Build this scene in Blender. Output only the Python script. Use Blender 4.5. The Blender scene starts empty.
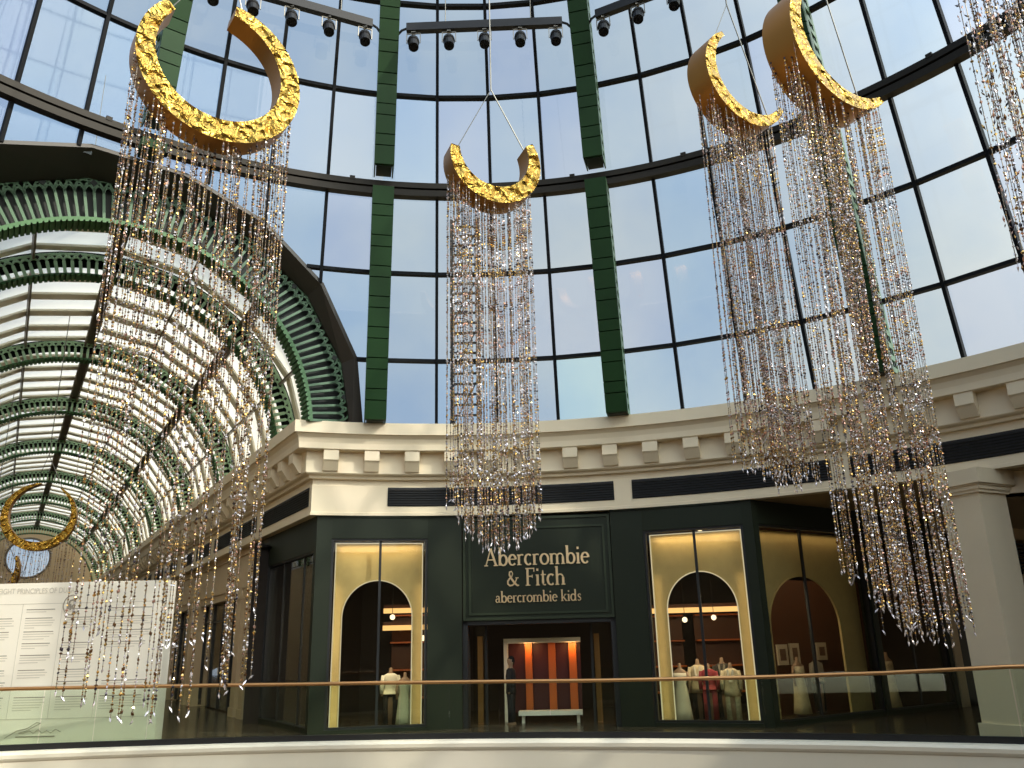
import bpy, math, random
from mathutils import Vector, noise
R = math.radians
rnd = random.Random(7)
sc = bpy.context.scene
col = sc.collection

# ------------------------------------------------------------------ camera, sky, sun, exposure
PITCH, ROLL, EYE = math.atan2(262, 826), R(1.39), 1.7
cam_d = bpy.data.cameras.new('camera'); cam = bpy.data.objects.new('camera', cam_d); col.objects.link(cam)
fw = Vector((0, math.cos(PITCH), math.sin(PITCH))); r0 = Vector((1, 0, 0)); u0 = r0.cross(fw)
rt = math.cos(ROLL) * r0 - math.sin(ROLL) * u0
up = math.sin(ROLL) * r0 + math.cos(ROLL) * u0
from mathutils import Matrix
cam.matrix_world = Matrix(((rt.x, up.x, -fw.x, 0), (rt.y, up.y, -fw.y, 0), (rt.z, up.z, -fw.z, EYE), (0, 0, 0, 1)))
cam_d.sensor_width = 36; cam_d.lens = 826 / 1024 * 36; cam_d.clip_end = 500; cam_d.clip_start = .05
sc.camera = cam

def lin(r, g, b):
    f = lambda c: (c / 255) / 12.92 if c <= 10 else (((c / 255) + .055) / 1.055) ** 2.4
    return (f(r), f(g), f(b), 1)

world = bpy.data.worlds.new('sky'); sc.world = world; world.use_nodes = True
nt = world.node_tree; nt.nodes.clear()
wo = nt.nodes.new('ShaderNodeOutputWorld'); bg = nt.nodes.new('ShaderNodeBackground')
tc = nt.nodes.new('ShaderNodeTexCoord'); sep = nt.nodes.new('ShaderNodeSeparateXYZ')
nz = nt.nodes.new('ShaderNodeTexNoise'); nz.inputs['Scale'].default_value = 3.2; nz.inputs['Detail'].default_value = 5; nz.inputs['Roughness'].default_value = .55
cr = nt.nodes.new('ShaderNodeValToRGB'); cr.color_ramp.elements[0].position = .38; cr.color_ramp.elements[0].color = (0, 0, 0, 1); cr.color_ramp.elements[1].position = .68; cr.color_ramp.elements[1].color = (1, 1, 1, 1)
# cover grows to the right and down to the horizon
m1 = nt.nodes.new('ShaderNodeMath'); m1.operation = 'MULTIPLY_ADD'; m1.inputs[1].default_value = .30; 
m2 = nt.nodes.new('ShaderNodeMath'); m2.operation = 'MULTIPLY_ADD'; m2.inputs[1].default_value = -.32
mixc = nt.nodes.new('ShaderNodeMix'); mixc.data_type = 'RGBA'
mixc.inputs['A'].default_value = (.52, .66, .86, 1); mixc.inputs['B'].default_value = (.82, .88, .90, 1)
grd = nt.nodes.new('ShaderNodeValToRGB'); grd.color_ramp.elements[0].position = .47; grd.color_ramp.elements[0].color = (.30, .26, .20, 1); grd.color_ramp.elements[1].position = .5; grd.color_ramp.elements[1].color = (1, 1, 1, 1)
mz = nt.nodes.new('ShaderNodeMath'); mz.operation = 'MULTIPLY_ADD'; mz.inputs[1].default_value = .5; mz.inputs[2].default_value = .5
mul = nt.nodes.new('ShaderNodeMix'); mul.data_type = 'RGBA'; mul.blend_type = 'MULTIPLY'; mul.inputs['Factor'].default_value = 1
L = nt.links.new
L(tc.outputs['Generated'], nz.inputs['Vector']); L(tc.outputs['Generated'], sep.inputs[0])
L(sep.outputs['X'], m1.inputs[0]); L(nz.outputs['Fac'], m1.inputs[2])
L(sep.outputs['Z'], m2.inputs[0]); m2.inputs[2].default_value = .17
madd = nt.nodes.new('ShaderNodeMath'); madd.operation = 'ADD'
L(m1.outputs[0], madd.inputs[0]); L(m2.outputs[0], madd.inputs[1]); L(madd.outputs[0], cr.inputs['Fac'])
L(cr.outputs['Color'], mixc.inputs['Factor']); L(sep.outputs['Z'], mz.inputs[0]); L(mz.outputs[0], grd.inputs['Fac'])
L(mixc.outputs['Result'], mul.inputs['A']); L(grd.outputs['Color'], mul.inputs['B']); L(mul.outputs['Result'], bg.inputs['Color'])
dt = nt.nodes.new('ShaderNodeVectorMath'); dt.operation = 'DOT_PRODUCT'; dt.inputs[1].default_value = (.709, -.413, .571)   # sky brightened toward the sun, added as fill light
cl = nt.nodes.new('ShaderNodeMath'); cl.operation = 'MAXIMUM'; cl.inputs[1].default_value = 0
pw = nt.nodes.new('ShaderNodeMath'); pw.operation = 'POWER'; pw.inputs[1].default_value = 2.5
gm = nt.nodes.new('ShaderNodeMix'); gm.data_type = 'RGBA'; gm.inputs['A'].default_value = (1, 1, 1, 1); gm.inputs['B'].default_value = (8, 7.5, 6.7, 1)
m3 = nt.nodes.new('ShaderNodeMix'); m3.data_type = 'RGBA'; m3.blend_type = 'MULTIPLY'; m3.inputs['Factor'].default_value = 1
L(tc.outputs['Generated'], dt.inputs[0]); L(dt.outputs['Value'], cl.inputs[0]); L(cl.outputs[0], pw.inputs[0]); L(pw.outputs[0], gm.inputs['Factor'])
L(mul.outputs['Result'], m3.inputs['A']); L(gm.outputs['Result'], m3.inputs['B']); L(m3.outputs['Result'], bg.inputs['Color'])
bg.inputs['Strength'].default_value = 1.05
L(bg.outputs[0], wo.inputs[0])

sun_d = bpy.data.lights.new('sun', 'SUN'); sun_d.energy = 5; sun_d.angle = R(1.2); sun_d.color = (1, .92, .78)
sun = bpy.data.objects.new('sun', sun_d); col.objects.link(sun)
sun.rotation_euler = Vector((-.72, .42, -.58)).to_track_quat('-Z', 'Y').to_euler()   # comes over the right shoulder
sc.view_settings.view_transform = 'Standard'; sc.view_settings.look = 'None'
sc.view_settings.exposure = 0.0; sc.view_settings.gamma = 1; sc.view_settings.use_curve_mapping = False
sc.cycles.max_bounces = 7; sc.cycles.transparent_max_bounces = 16; sc.cycles.caustics_reflective = False; sc.cycles.caustics_refractive = False
sc.cycles.sample_clamp_indirect = 6

# ------------------------------------------------------------------ materials
def mat(name, color, rough=.5, metal=0., spec=.5, noise_amt=0., noise_scale=8., bump=0., bump_scale=30., emit=None, emit_s=0., trans=0.):
    m = bpy.data.materials.new(name); m.use_nodes = True; t = m.node_tree; b = t.nodes['Principled BSDF']
    b.inputs['Base Color'].default_value = color; b.inputs['Roughness'].default_value = rough
    b.inputs['Metallic'].default_value = metal; b.inputs['Specular IOR Level'].default_value = spec
    b.inputs['Transmission Weight'].default_value = trans
    if emit: b.inputs['Emission Color'].default_value = emit; b.inputs['Emission Strength'].default_value = emit_s
    if noise_amt or bump:
        co = t.nodes.new('ShaderNodeTexCoord')
    if noise_amt:
        n = t.nodes.new('ShaderNodeTexNoise'); n.inputs['Scale'].default_value = noise_scale; n.inputs['Detail'].default_value = 4
        mx = t.nodes.new('ShaderNodeMix'); mx.data_type = 'RGBA'
        c = color; mx.inputs['A'].default_value = tuple(max(0, v * (1 - noise_amt)) for v in c[:3]) + (1,); mx.inputs['B'].default_value = tuple(min(1, v * (1 + noise_amt)) for v in c[:3]) + (1,)
        t.links.new(co.outputs['Object'], n.inputs['Vector']); t.links.new(n.outputs['Fac'], mx.inputs['Factor']); t.links.new(mx.outputs['Result'], b.inputs['Base Color'])
    if bump:
        n2 = t.nodes.new('ShaderNodeTexNoise'); n2.inputs['Scale'].default_value = bump_scale; n2.inputs['Detail'].default_value = 3
        bp = t.nodes.new('ShaderNodeBump'); bp.inputs['Strength'].default_value = bump; bp.inputs['Distance'].default_value = .05
        t.links.new(co.outputs['Object'], n2.inputs['Vector']); t.links.new(n2.outputs['Fac'], bp.inputs['Height']); t.links.new(bp.outputs['Normal'], b.inputs['Normal'])
    return m

def glass(name, tint, gloss=.06, rough=.03, fres=False):
    m = bpy.data.materials.new(name); m.use_nodes = True; t = m.node_tree; t.nodes.clear()
    o = t.nodes.new('ShaderNodeOutputMaterial'); mx = t.nodes.new('ShaderNodeMixShader'); tr = t.nodes.new('ShaderNodeBsdfTransparent'); gl = t.nodes.new('ShaderNodeBsdfGlossy')
    tr.inputs['Color'].default_value = tint; gl.inputs['Roughness'].default_value = rough; gl.inputs['Color'].default_value = (1, 1, 1, 1)
    if fres:
        lw = t.nodes.new('ShaderNodeLayerWeight'); lw.inputs['Blend'].default_value = .5
        p5 = t.nodes.new('ShaderNodeMath'); p5.operation = 'POWER'; p5.inputs[1].default_value = 4.5; t.links.new(lw.outputs['Facing'], p5.inputs[0])
        f = t.nodes.new('ShaderNodeMath'); f.operation = 'MULTIPLY_ADD'; f.inputs[1].default_value = .8; f.inputs[2].default_value = gloss; t.links.new(p5.outputs[0], f.inputs[0]); t.links.new(f.outputs[0], mx.inputs[0])
    else: mx.inputs[0].default_value = gloss
    t.links.new(tr.outputs[0], mx.inputs[1]); t.links.new(gl.outputs[0], mx.inputs[2]); t.links.new(mx.outputs[0], o.inputs['Surface'])
    return m

def emis(name, color, s):
    m = bpy.data.materials.new(name); m.use_nodes = True; t = m.node_tree; t.nodes.clear()
    o = t.nodes.new('ShaderNodeOutputMaterial'); e = t.nodes.new('ShaderNodeEmission'); e.inputs[0].default_value = color; e.inputs[1].default_value = s
    t.links.new(e.outputs[0], o.inputs['Surface']); return m

M = {}
M['cream'] = mat('cream_plaster', lin(226, 208, 176), .6, noise_amt=.05, noise_scale=1.5)
M['cream2'] = mat('beige_stone', lin(196, 172, 136), .55, noise_amt=.08, noise_scale=2)
M['white'] = mat('white_fascia', lin(232, 220, 196), .35, noise_amt=.04, noise_scale=1.2)
M['black'] = mat('black_metal', lin(20, 20, 20), .5)
M['vent'] = mat('vent_black', lin(14, 14, 14), .5)
M['mullion'] = mat('mullion_dark', lin(22, 23, 25), .7, 0, .1)
M['beam'] = mat('ring_beam_bronze', lin(40, 36, 30), .6, 0, .15)
M['rib'] = mat('rib_green', lin(20, 52, 18), .55, spec=.25, noise_amt=.25, noise_scale=1.4)
M['ribline'] = mat('rib_joint_dark', lin(16, 34, 18), .6)
M['ribside'] = mat('rib_side_green', lin(78, 104, 78), .5)
M['arch'] = mat('arch_green_lit', lin(170, 204, 166), .55, noise_amt=.1, noise_scale=3)  # same green as the front arch, paled to carry light on the inner arches
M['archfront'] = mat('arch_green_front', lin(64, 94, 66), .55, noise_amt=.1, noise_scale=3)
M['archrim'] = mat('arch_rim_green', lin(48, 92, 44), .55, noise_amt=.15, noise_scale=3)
M['archdark'] = mat('arch_inner_dark', lin(18, 24, 20), .7)
M['collar'] = mat('collar_brown', lin(44, 38, 31), .55)
M['slat'] = mat('slat_cream', lin(232, 225, 202), .6)
M['purlin'] = mat('purlin_dark', lin(112, 102, 86), .5)
M['shop'] = mat('shopfront_green', lin(34, 39, 27), .5, spec=.2, noise_amt=.06, noise_scale=2)
M['shop2'] = mat('shopfront_green_light', lin(43, 50, 34), .5, spec=.25)
M['gold_text'] = mat('letter_gold', lin(226, 196, 150), .3, .6)
M['brass'] = mat('brass_mesh', lin(204, 178, 122), .5, .3, noise_amt=.12, noise_scale=6, bump=.25, bump_scale=70)
M['brassrail'] = mat('handrail_brass', lin(204, 150, 96), .28, .85)
M['led'] = emis('led_strip_warm', (1, .87, .6, 1), .72)
M['cove'] = emis('cove_light_orange', (1, .56, .2, 1), 1.5)
M['lampw'] = emis('downlight_warm', (1, .8, .5, 1), 2.5)
M['dark_in'] = mat('shop_dark_interior', lin(34, 26, 20), .7)
M['brown'] = mat('shop_brown', lin(84, 48, 26), .55, noise_amt=.2, noise_scale=3)
M['wood'] = mat('orange_wood', lin(196, 100, 34), .45, noise_amt=.12, noise_scale=3)
M['redwood'] = mat('dark_red_panel', lin(70, 20, 12), .5)
M['marble'] = mat('marble_floor', lin(74, 64, 50), .2, noise_amt=.1, noise_scale=.8)
M['board'] = mat('board_white', lin(232, 222, 204), .5)
M['ink'] = mat('ink_grey', lin(200, 190, 174), .7)
M['inkd'] = mat('ink_dark', lin(146, 136, 122), .7)
M['frameW'] = mat('picture_frame_white', lin(200, 180, 150), .5)
M['pic'] = mat('picture_print', lin(110, 80, 60), .5, noise_amt=.4, noise_scale=12)
M['spot'] = mat('spot_black', lin(26, 26, 28), .5, 0, .25)
M['lens'] = mat('spot_lens', lin(8, 8, 8), .15)
M['steel'] = mat('cable_steel', lin(120, 116, 108), .4, .8)
M['ladder'] = mat('ladder_grey', lin(52, 50, 48), .5, .3)
M['skin'] = mat('mannequin_beige', lin(150, 120, 92), .5)
M['gold_s'] = mat('gold_side', lin(166, 112, 46), .4, .8)
M['gold_r'] = mat('bead_gold', lin(212, 172, 104), .22, .9)
M['bead_s'] = mat('bead_crystal', lin(236, 226, 226), .12, .55)
M['bead_p'] = mat('bead_rose', lin(206, 160, 140), .2, .7)
M['bead_b'] = mat('bead_bronze', lin(110, 76, 44), .28, .8)
M['bead_k'] = mat('bead_smoke', lin(74, 66, 72), .16, .5)
M['thread'] = mat('bead_thread', lin(120, 108, 92), .5, .3)
M['dg0'] = glass('dome_glass', (.60, .66, .70, 1), .05)
M['dg1'] = glass('dome_glass_blue', (.57, .665, .735, 1), .05)
M['dg2'] = glass('dome_glass_pale', (.655, .69, .705, 1), .05)
M['dg3'] = glass('dome_glass_lilac', (.60, .64, .72, 1), .05)
M['dg4'] = glass('dome_glass_clear', (.60, .75, .78, 1), .04)
M['sg'] = glass('shop_glass', (.90, .90, .85, 1), .018, .01, True)
M['rg'] = glass('rail_glass', (.89, .94, .87, 1), .015, .01, True)

# hammered gold leaf
def hammered():
    m = mat('hammered_gold', lin(228, 182, 84), .2, 1.)
    t = m.node_tree; b = t.nodes['Principled BSDF']; co = t.nodes.new('ShaderNodeTexCoord')
    v = t.nodes.new('ShaderNodeTexVoronoi'); v.inputs['Scale'].default_value = 7; v.feature = 'SMOOTH_F1'
    n = t.nodes.new('ShaderNodeTexNoise'); n.inputs['Scale'].default_value = 5; n.inputs['Detail'].default_value = 3; n.inputs['Distortion'].default_value = .8
    ad = t.nodes.new('ShaderNodeMath'); ad.operation = 'MULTIPLY_ADD'; ad.inputs[1].default_value = .7
    bp = t.nodes.new('ShaderNodeBump'); bp.inputs['Strength'].default_value = 1; bp.inputs['Distance'].default_value = .28
    t.links.new(co.outputs['Object'], v.inputs['Vector']); t.links.new(co.outputs['Object'], n.inputs['Vector'])
    t.links.new(v.outputs['Distance'], ad.inputs[0]); t.links.new(n.outputs['Fac'], ad.inputs[2]); t.links.new(ad.outputs[0], bp.inputs['Height']); t.links.new(bp.outputs['Normal'], b.inputs['Normal'])
    return m
M['hammer'] = hammered()

def skylight_white():
    m = bpy.data.materials.new('skylight_fabric_white'); m.use_nodes = True; t = m.node_tree; t.nodes.clear()
    o = t.nodes.new('ShaderNodeOutputMaterial'); a = t.nodes.new('ShaderNodeAddShader'); d = t.nodes.new('ShaderNodeBsdfDiffuse'); tr = t.nodes.new('ShaderNodeBsdfTranslucent')
    d.inputs[0].default_value = (.35, .35, .33, 1); tr.inputs[0].default_value = (.31, .305, .285, 1)
    t.links.new(d.outputs[0], a.inputs[0]); t.links.new(tr.outputs[0], a.inputs[1]); t.links.new(a.outputs[0], o.inputs['Surface']); return m
M['skylight'] = skylight_white()

# ------------------------------------------------------------------ mesh builder
class MB:
    def __init__(s): s.v = []; s.f = []; s.m = []
    def add(s, vs, fs, mi=0):
        o = len(s.v); s.v += [tuple(p) for p in vs]; s.f += [tuple(i + o for i in f) for f in fs]; s.m += [mi] * len(fs); return s
    def quad(s, a, b, c, d, mi=0): return s.add([a, b, c, d], [(0, 1, 2, 3)], mi)
    def hexa(s, p, mi=0):
        return s.add(p, [(3, 2, 1, 0), (4, 5, 6, 7), (0, 1, 5, 4), (1, 2, 6, 5), (2, 3, 7, 6), (3, 0, 4, 7)], mi)
    def box(s, a, b, mi=0):
        x0, y0, z0 = a; x1, y1, z1 = b
        return s.hexa([(x0, y0, z0), (x1, y0, z0), (x1, y1, z0), (x0, y1, z0), (x0, y0, z1), (x1, y0, z1), (x1, y1, z1), (x0, y1, z1)], mi)
    def bar(s, p, q, w, h, upv=(0, 0, 1), mi=0):
        p = Vector(p); q = Vector(q); d = (q - p).normalized(); u = Vector(upv); x = d.cross(u)
        if x.length < 1e-4: x = d.cross(Vector((1, 0, 0)))
        x.normalize(); y = x.cross(d).normalized(); x *= w / 2; y *= h / 2
        return s.hexa([p - x - y, p + x - y, p + x + y, p - x + y, q - x - y, q + x - y, q + x + y, q - x + y], mi)
    def tube(s, pts, r, n=8, mi=0, cap=True):
        pts = [Vector(p) for p in pts]; rings = []
        rr = r if isinstance(r, (list, tuple)) else [r] * len(pts); x = None
        for i, p in enumerate(pts):
            d = (pts[min(i + 1, len(pts) - 1)] - pts[max(i - 1, 0)]).normalized()
            if x is None:
                x = d.cross(Vector((0, 0, 1)))
                if x.length < 1e-3: x = d.cross(Vector((0, 1, 0)))
            else: x = x - d * x.dot(d)
            x.normalize(); y = d.cross(x)
            rings.append([p + (x * math.cos(k * 2 * math.pi / n) + y * math.sin(k * 2 * math.pi / n)) * rr[i] for k in range(n)])
        fs = []
        for i in range(len(pts) - 1):
            for k in range(n): fs.append((i * n + k, i * n + (k + 1) % n, (i + 1) * n + (k + 1) % n, (i + 1) * n + k))
        if cap: fs += [tuple(reversed(range(n))), tuple((len(pts) - 1) * n + k for k in range(n))]
        return s.add([p for rg in rings for p in rg], fs, mi)
    def loft(s, rings, mi=0, cap=True, closed=True):
        n = len(rings[0]); fs = []
        for i in range(len(rings) - 1):
            for k in range(n if closed else n - 1): fs.append((i * n + k, i * n + (k + 1) % n, (i + 1) * n + (k + 1) % n, (i + 1) * n + k))
        if cap and closed: fs += [tuple(reversed(range(n))), tuple((len(rings) - 1) * n + k for k in range(n))]
        return s.add([p for rg in rings for p in rg], fs, mi)
    def prism(s, poly, off, mi=0):          # poly list of 3d points, extruded by vector off
        n = len(poly); off = Vector(off); a = [Vector(p) for p in poly]; b = [p + off for p in a]
        fs = [tuple(reversed(range(n))), tuple(range(n, 2 * n))] + [(i, (i + 1) % n, n + (i + 1) % n, n + i) for i in range(n)]
        return s.add(a + b, fs, mi)
    def build(s, name, mats, parent=None, smooth=False):
        me = bpy.data.meshes.new(name); me.from_pydata(s.v, [], s.f)
        mats = mats if isinstance(mats, (list, tuple)) else [mats]
        for m in mats: me.materials.append(M[m] if isinstance(m, str) else m)
        me.polygons.foreach_set('material_index', s.m)
        if smooth: me.polygons.foreach_set('use_smooth', [True] * len(s.f))
        me.update(); o = bpy.data.objects.new(name, me); col.objects.link(o)
        if parent: attach(o, parent)
        return o
def attach(o, parent):
    o.parent = parent; o.matrix_parent_inverse = Matrix.Translation(parent.location).inverted()   # things are only translated
def tag(o, label, cat, group=None, kind=None):
    o['label'] = label; o['category'] = cat
    if group: o['group'] = group
    if kind: o['kind'] = kind
    return o
def struct(o, label=None):
    o['kind'] = 'structure'
    if label: o['label'] = label
    return o
def thing(name, label, cat, loc=(0, 0, 0), group=None):
    o = bpy.data.objects.new(name, None); o.empty_display_size = .1; col.objects.link(o); o.location = loc
    return tag(o, label, cat, group)

# ------------------------------------------------------------------ plan: rotunda about C, vault along A
C = Vector((-.714, 6.384, 0)); AX = Vector((-.515, .8572, 0)); NX = Vector((.8572, .515, 0))
def pol(r, ang, z): return Vector((C.x + r * math.sin(R(ang)), C.y + r * math.cos(R(ang)), z))
LC, VZ = -1.42, 6.65
def vt(s, phi, r): return C + AX * s + NX * (LC + r * math.sin(R(phi))) + Vector((0, 0, VZ + r * math.cos(R(phi))))
def vl(s, lat, z): return C + AX * s + NX * lat + Vector((0, 0, z))
PROF = [(6.9, 13.5), (8.6, 13.06), (10.73, 12.52), (12.72, 11.95), (15.1, 11.28), (17.2, 10.42), (19.2, 9.3), (21.0, 7.9)]
def prof(z):
    for (z0, a), (z1, b) in zip(PROF, PROF[1:]):
        if z <= z1: return a + (b - a) * (z - z0) / (z1 - z0)
    return PROF[-1][1]
GOFF = .36
def gpt(ang, z, off=GOFF): return pol(prof(z) + off, ang, z)
def in_arch(p, rad):
    d = p - C; lat = d.dot(NX) - LC; s = d.dot(AX)
    return s > 0 and math.hypot(lat, p.z - VZ) < rad
COLLAR_R = 5.74

# ------------------------------------------------------------------ floors, soffit, roof
mb = MB()
slab_c = Vector((-4.54, -9.70, 0)); slab_r = 26.26
def slab(az, r=slab_r, z=.1): return Vector((slab_c.x + r * math.sin(R(az)), slab_c.y + r * math.cos(R(az)), z))
azs = [-26 + i * 1.0 for i in range(74)]
top = [slab(a, slab_r, -.1) for a in azs]; far = [Vector((p.x * 3 - 4 if p.x < 0 else p.x * 2.4, 82, -.1)) for p in top]
for i in range(len(azs) - 1): mb.quad(top[i], top[i + 1], far[i + 1], far[i])
struct(mb.build('floor', 'marble'), 'polished beige walkway floor behind the glass railing')
mb = MB(); mb.box((-40, -20, -5.6), (40, 30, -5.5)); struct(mb.build('floor', 'marble'), 'lower mall floor far below the balcony')
# balcony edge: bullnose and recessed fascia
mb = MB(); prf = [(.30, -.12), (.30, .05), (.26, .1), (.02, .1), (-.05, .085), (-.09, .04), (-.09, -.02), (-.07, -.06), (-.05, -.08), (-.05, -1.6), (.3, -1.6)]
rings = []
for a_ in azs: rings.append([slab(a_, slab_r + d, z) for d, z in prf])
mb.loft(rings, 0, False, True); struct(mb.build('trim_1', 'white', smooth=False), 'curved white balcony edge below the glass railing')

def ecorner(d): r = 13.48 + d; Lx = 2.69 + d; return Lx, math.sqrt(r * r - Lx * Lx)
def station(k, d):          # k: ('s', t) along the side wall, ('c',) corner, ('a', ang)
    if k[0] == 'a': return pol(13.48 + d, k[1], 0)
    Lx, s = ecorner(d)
    return C + AX * (s + (k[1] if k[0] == 's' else 0)) + NX * Lx
path = [('s', t) for t in (62, 50, 40, 30, 20, 12, 8, 5, 3, 1.5)] + [('c',)] + [('a', -15 + 1.5 * i) for i in range(0, 88)]
def sweep(profile, keys, closed=False):
    m = MB(); rings = []
    for k in keys: rings.append([station(k, d) + Vector((0, 0, z)) for d, z in profile])
    m.loft(rings, 0, False, closed); return m
ent = [(1.9, 7.0), (0, 7.0), (0, 6.71), (.05, 6.70), (.12, 6.62), (.15, 6.5), (.16, 6.36), (.19, 6.34), (.42, 6.34), (.42, 5.82), (.45, 5.79), (.53, 5.76), (.55, 5.70), (.66, 5.69), (.66, 5.56), (.65, 5.55), (.65, 4.9), (.63, 4.89), (.63, 4.82), (.9, 4.82)]
eo = struct(sweep(ent, path).build('trim_2', 'cream'), 'cream classical cornice running round the rotunda above the shops')
# louvred air vents in the lower band
def vent(keys):
    m = MB(); z0, z1 = 5.05, 5.52
    rg = [[station(k, d) + Vector((0, 0, z)) for d, z in ((.642, z0), (.642, z1))] for k in keys]
    m.loft(rg, 0, False, False)
    for j in range(7):
        z = z0 + .03 + j * (z1 - z0 - .05) / 7
        rg = [[station(k, d) + Vector((0, 0, zz)) for d, zz in ((.64, z + .035), (.612, z), (.618, z - .006))] for k in keys]
        m.loft(rg, 1, False, False)
    return m.build('air_vent', ['vent', 'black'], eo)
for a0, a1 in ((-9.9, 12.9), (14.7, 33.4), (35, 53), (54.8, 73), (75, 93)):
    n = 16; vent([('a', a0 + (a1 - a0) * i / n) for i in range(n + 1)])
vent([('s', 4.6), ('s', .2)])
for t0 in (5.2, 8.4, 11.6, 14.8, 18.4, 22, 25.6, 29.2, 32.8, 36.4, 40): vent([('s', t0 + 2.6), ('s', t0)])
# modillion brackets
def bracket(fr, to, w):     # fr: point at frieze (z 0), direction to: outward (unit), tangent w
    m = MB(); pr = [(.0, 6.34), (.23, 6.34), (.23, 6.10), (.19, 6.06), (.06, 5.86), (0, 5.86)]
    poly = [fr + to * d - w * .18 + Vector((0, 0, z)) for d, z in pr]
    m.prism(poly, w * .36); return m.build('bracket', 'cream', eo)
for i in range(24):
    ang = -15.7 + 4.085 * i
    o_ = -Vector((math.sin(R(ang)), math.cos(R(ang)), 0)); bracket(pol(13.9, ang, 0), o_, Vector((-o_.y, o_.x, 0)))
for i in range(44): bracket(station(('s', .55 + .98 * i), .42), -NX, -AX)

# soffit and roof behind the cornice
sideL = station(('s', 62), .9); 
mb = MB(); arc = [pol(14.4, -15 + 3 * i, 4.82) for i in range(44)]; far_ = [pol(60, -15 + 3 * i, 4.82) for i in range(44)]
cpt = station(('c',), .9); cpt.z = 4.82
for i in range(43): mb.quad(arc[i], far_[i], far_[i + 1], arc[i + 1])
s50 = sideL.copy(); s50.z = 4.82; mb.add([cpt, s50, far_[0], arc[0]], [(0, 1, 2, 3)])
mb2 = [tuple(Vector(v) + Vector((0, 0, 2.14))) for v in mb.v]; mb.add(mb2, mb.f, 0)
struct(mb.build('ceiling', mat('soffit_beige', lin(170, 146, 108), .6)), 'beige soffit over the upper walkway')

mb = MB(); rg = [[pol(14.4, 104 + 4 * i, -5.5), pol(14.4, 104 + 4 * i, 7.0), pol(13.6, 104 + 4 * i, 7.0)] for i in range(50)]
mb.loft(rg, 0, False, False); struct(mb.build('wall_opposite', mat('opposite_wall', lin(150, 128, 98), .7, noise_amt=.3, noise_scale=.5)), 'far side of the rotunda opposite the shop')
# ------------------------------------------------------------------ dome glazing, mullions, ribs, ring beam
BAY0, BAY = -11.45, 25.6
ROWS = [6.98, 8.59, 10.73, 12.72, 15.1, 17.2, 19.2, 21.0]
for k in range(-5, 6):
    a0 = BAY0 + BAY * k; g = MB(); fr = MB()
    near = k in (-3, -2, -1)
    for c in range(4):
        b0 = a0 + c * BAY / 4; b1 = b0 + BAY / 4
        for r_ in range(len(ROWS) - 1):
            z0, z1 = ROWS[r_], ROWS[r_ + 1]; mi = rnd.choice([0, 0, 0, 1, 2, 2, 3])
            if k == 0 and c == 3 and r_ == 0: mi = 4
            if k < -1: mi = rnd.choice([1, 1, 0, 3])
            n = 14 if near else 1
            for i in range(n):
                for j in range(n):
                    q = [gpt(b0 + (b1 - b0) * x / n, z0 + (z1 - z0) * y / n) for x, y in ((i, j), (i + 1, j), (i + 1, j + 1), (i, j + 1))]
                    if near and all(in_arch(p, COLLAR_R) for p in q): continue
                    g.add(q, [(0, 1, 2, 3)], mi)
        # frame bars, cut where the vault breaks through
        for r_ in range(len(ROWS) - 1):
            z0, z1 = ROWS[r_], ROWS[r_ + 1]; n = 12 if near else 1
            for j in range(n):
                p = gpt(b0, z0 + (z1 - z0) * j / n, GOFF - .06); q = gpt(b0, z0 + (z1 - z0) * (j + 1) / n, GOFF - .06)
                if near and in_arch((p + q) / 2, COLLAR_R): continue
                if c > 0: fr.bar(p, q, .075, .16, (p - C))
            if r_ not in (0, 3):
                n2 = 12 if near else 1
                for j in range(n2):
                    p = gpt(b0 + (b1 - b0) * j / n2, z0, GOFF - .05); q = gpt(b0 + (b1 - b0) * (j + 1) / n2, z0, GOFF - .05)
                    if near and in_arch((p + q) / 2, COLLAR_R): continue
                    fr.bar(p, q, .14, .085, (0, 0, 1))
    w = struct(g.build('window_%d' % (k + 6), ['dg0', 'dg1', 'dg2', 'dg3', 'dg4']), 'curved glass bay of the dome between two green ribs')
    fr.build('mullion_grid', 'mullion', w)

mb = MB()
for i in range(150):
    p0 = BAY0 - 5 * BAY + i * 282 / 150; p1 = p0 + 282 / 150
    if in_arch(gpt((p0 + p1) / 2, 12.72), COLLAR_R): continue
    for dz, off, w_, h_ in ((.10, .20, .20, .15), (-.10, .18, .22, .17), (0, .26, .12, .34)):
        mb.bar(gpt(p0, 12.72 + dz, off), gpt(p1 + .02, 12.72 + dz, off), w_, h_)
    if i % 7 == 3: mb.bar(gpt(p0, 12.9, .17), gpt(p0 + .6, 12.9, .17), .12, .10)
rb = struct(mb.build('trim_3', 'beam'), 'dark bronze ring beam crossing the dome glazing')

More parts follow.
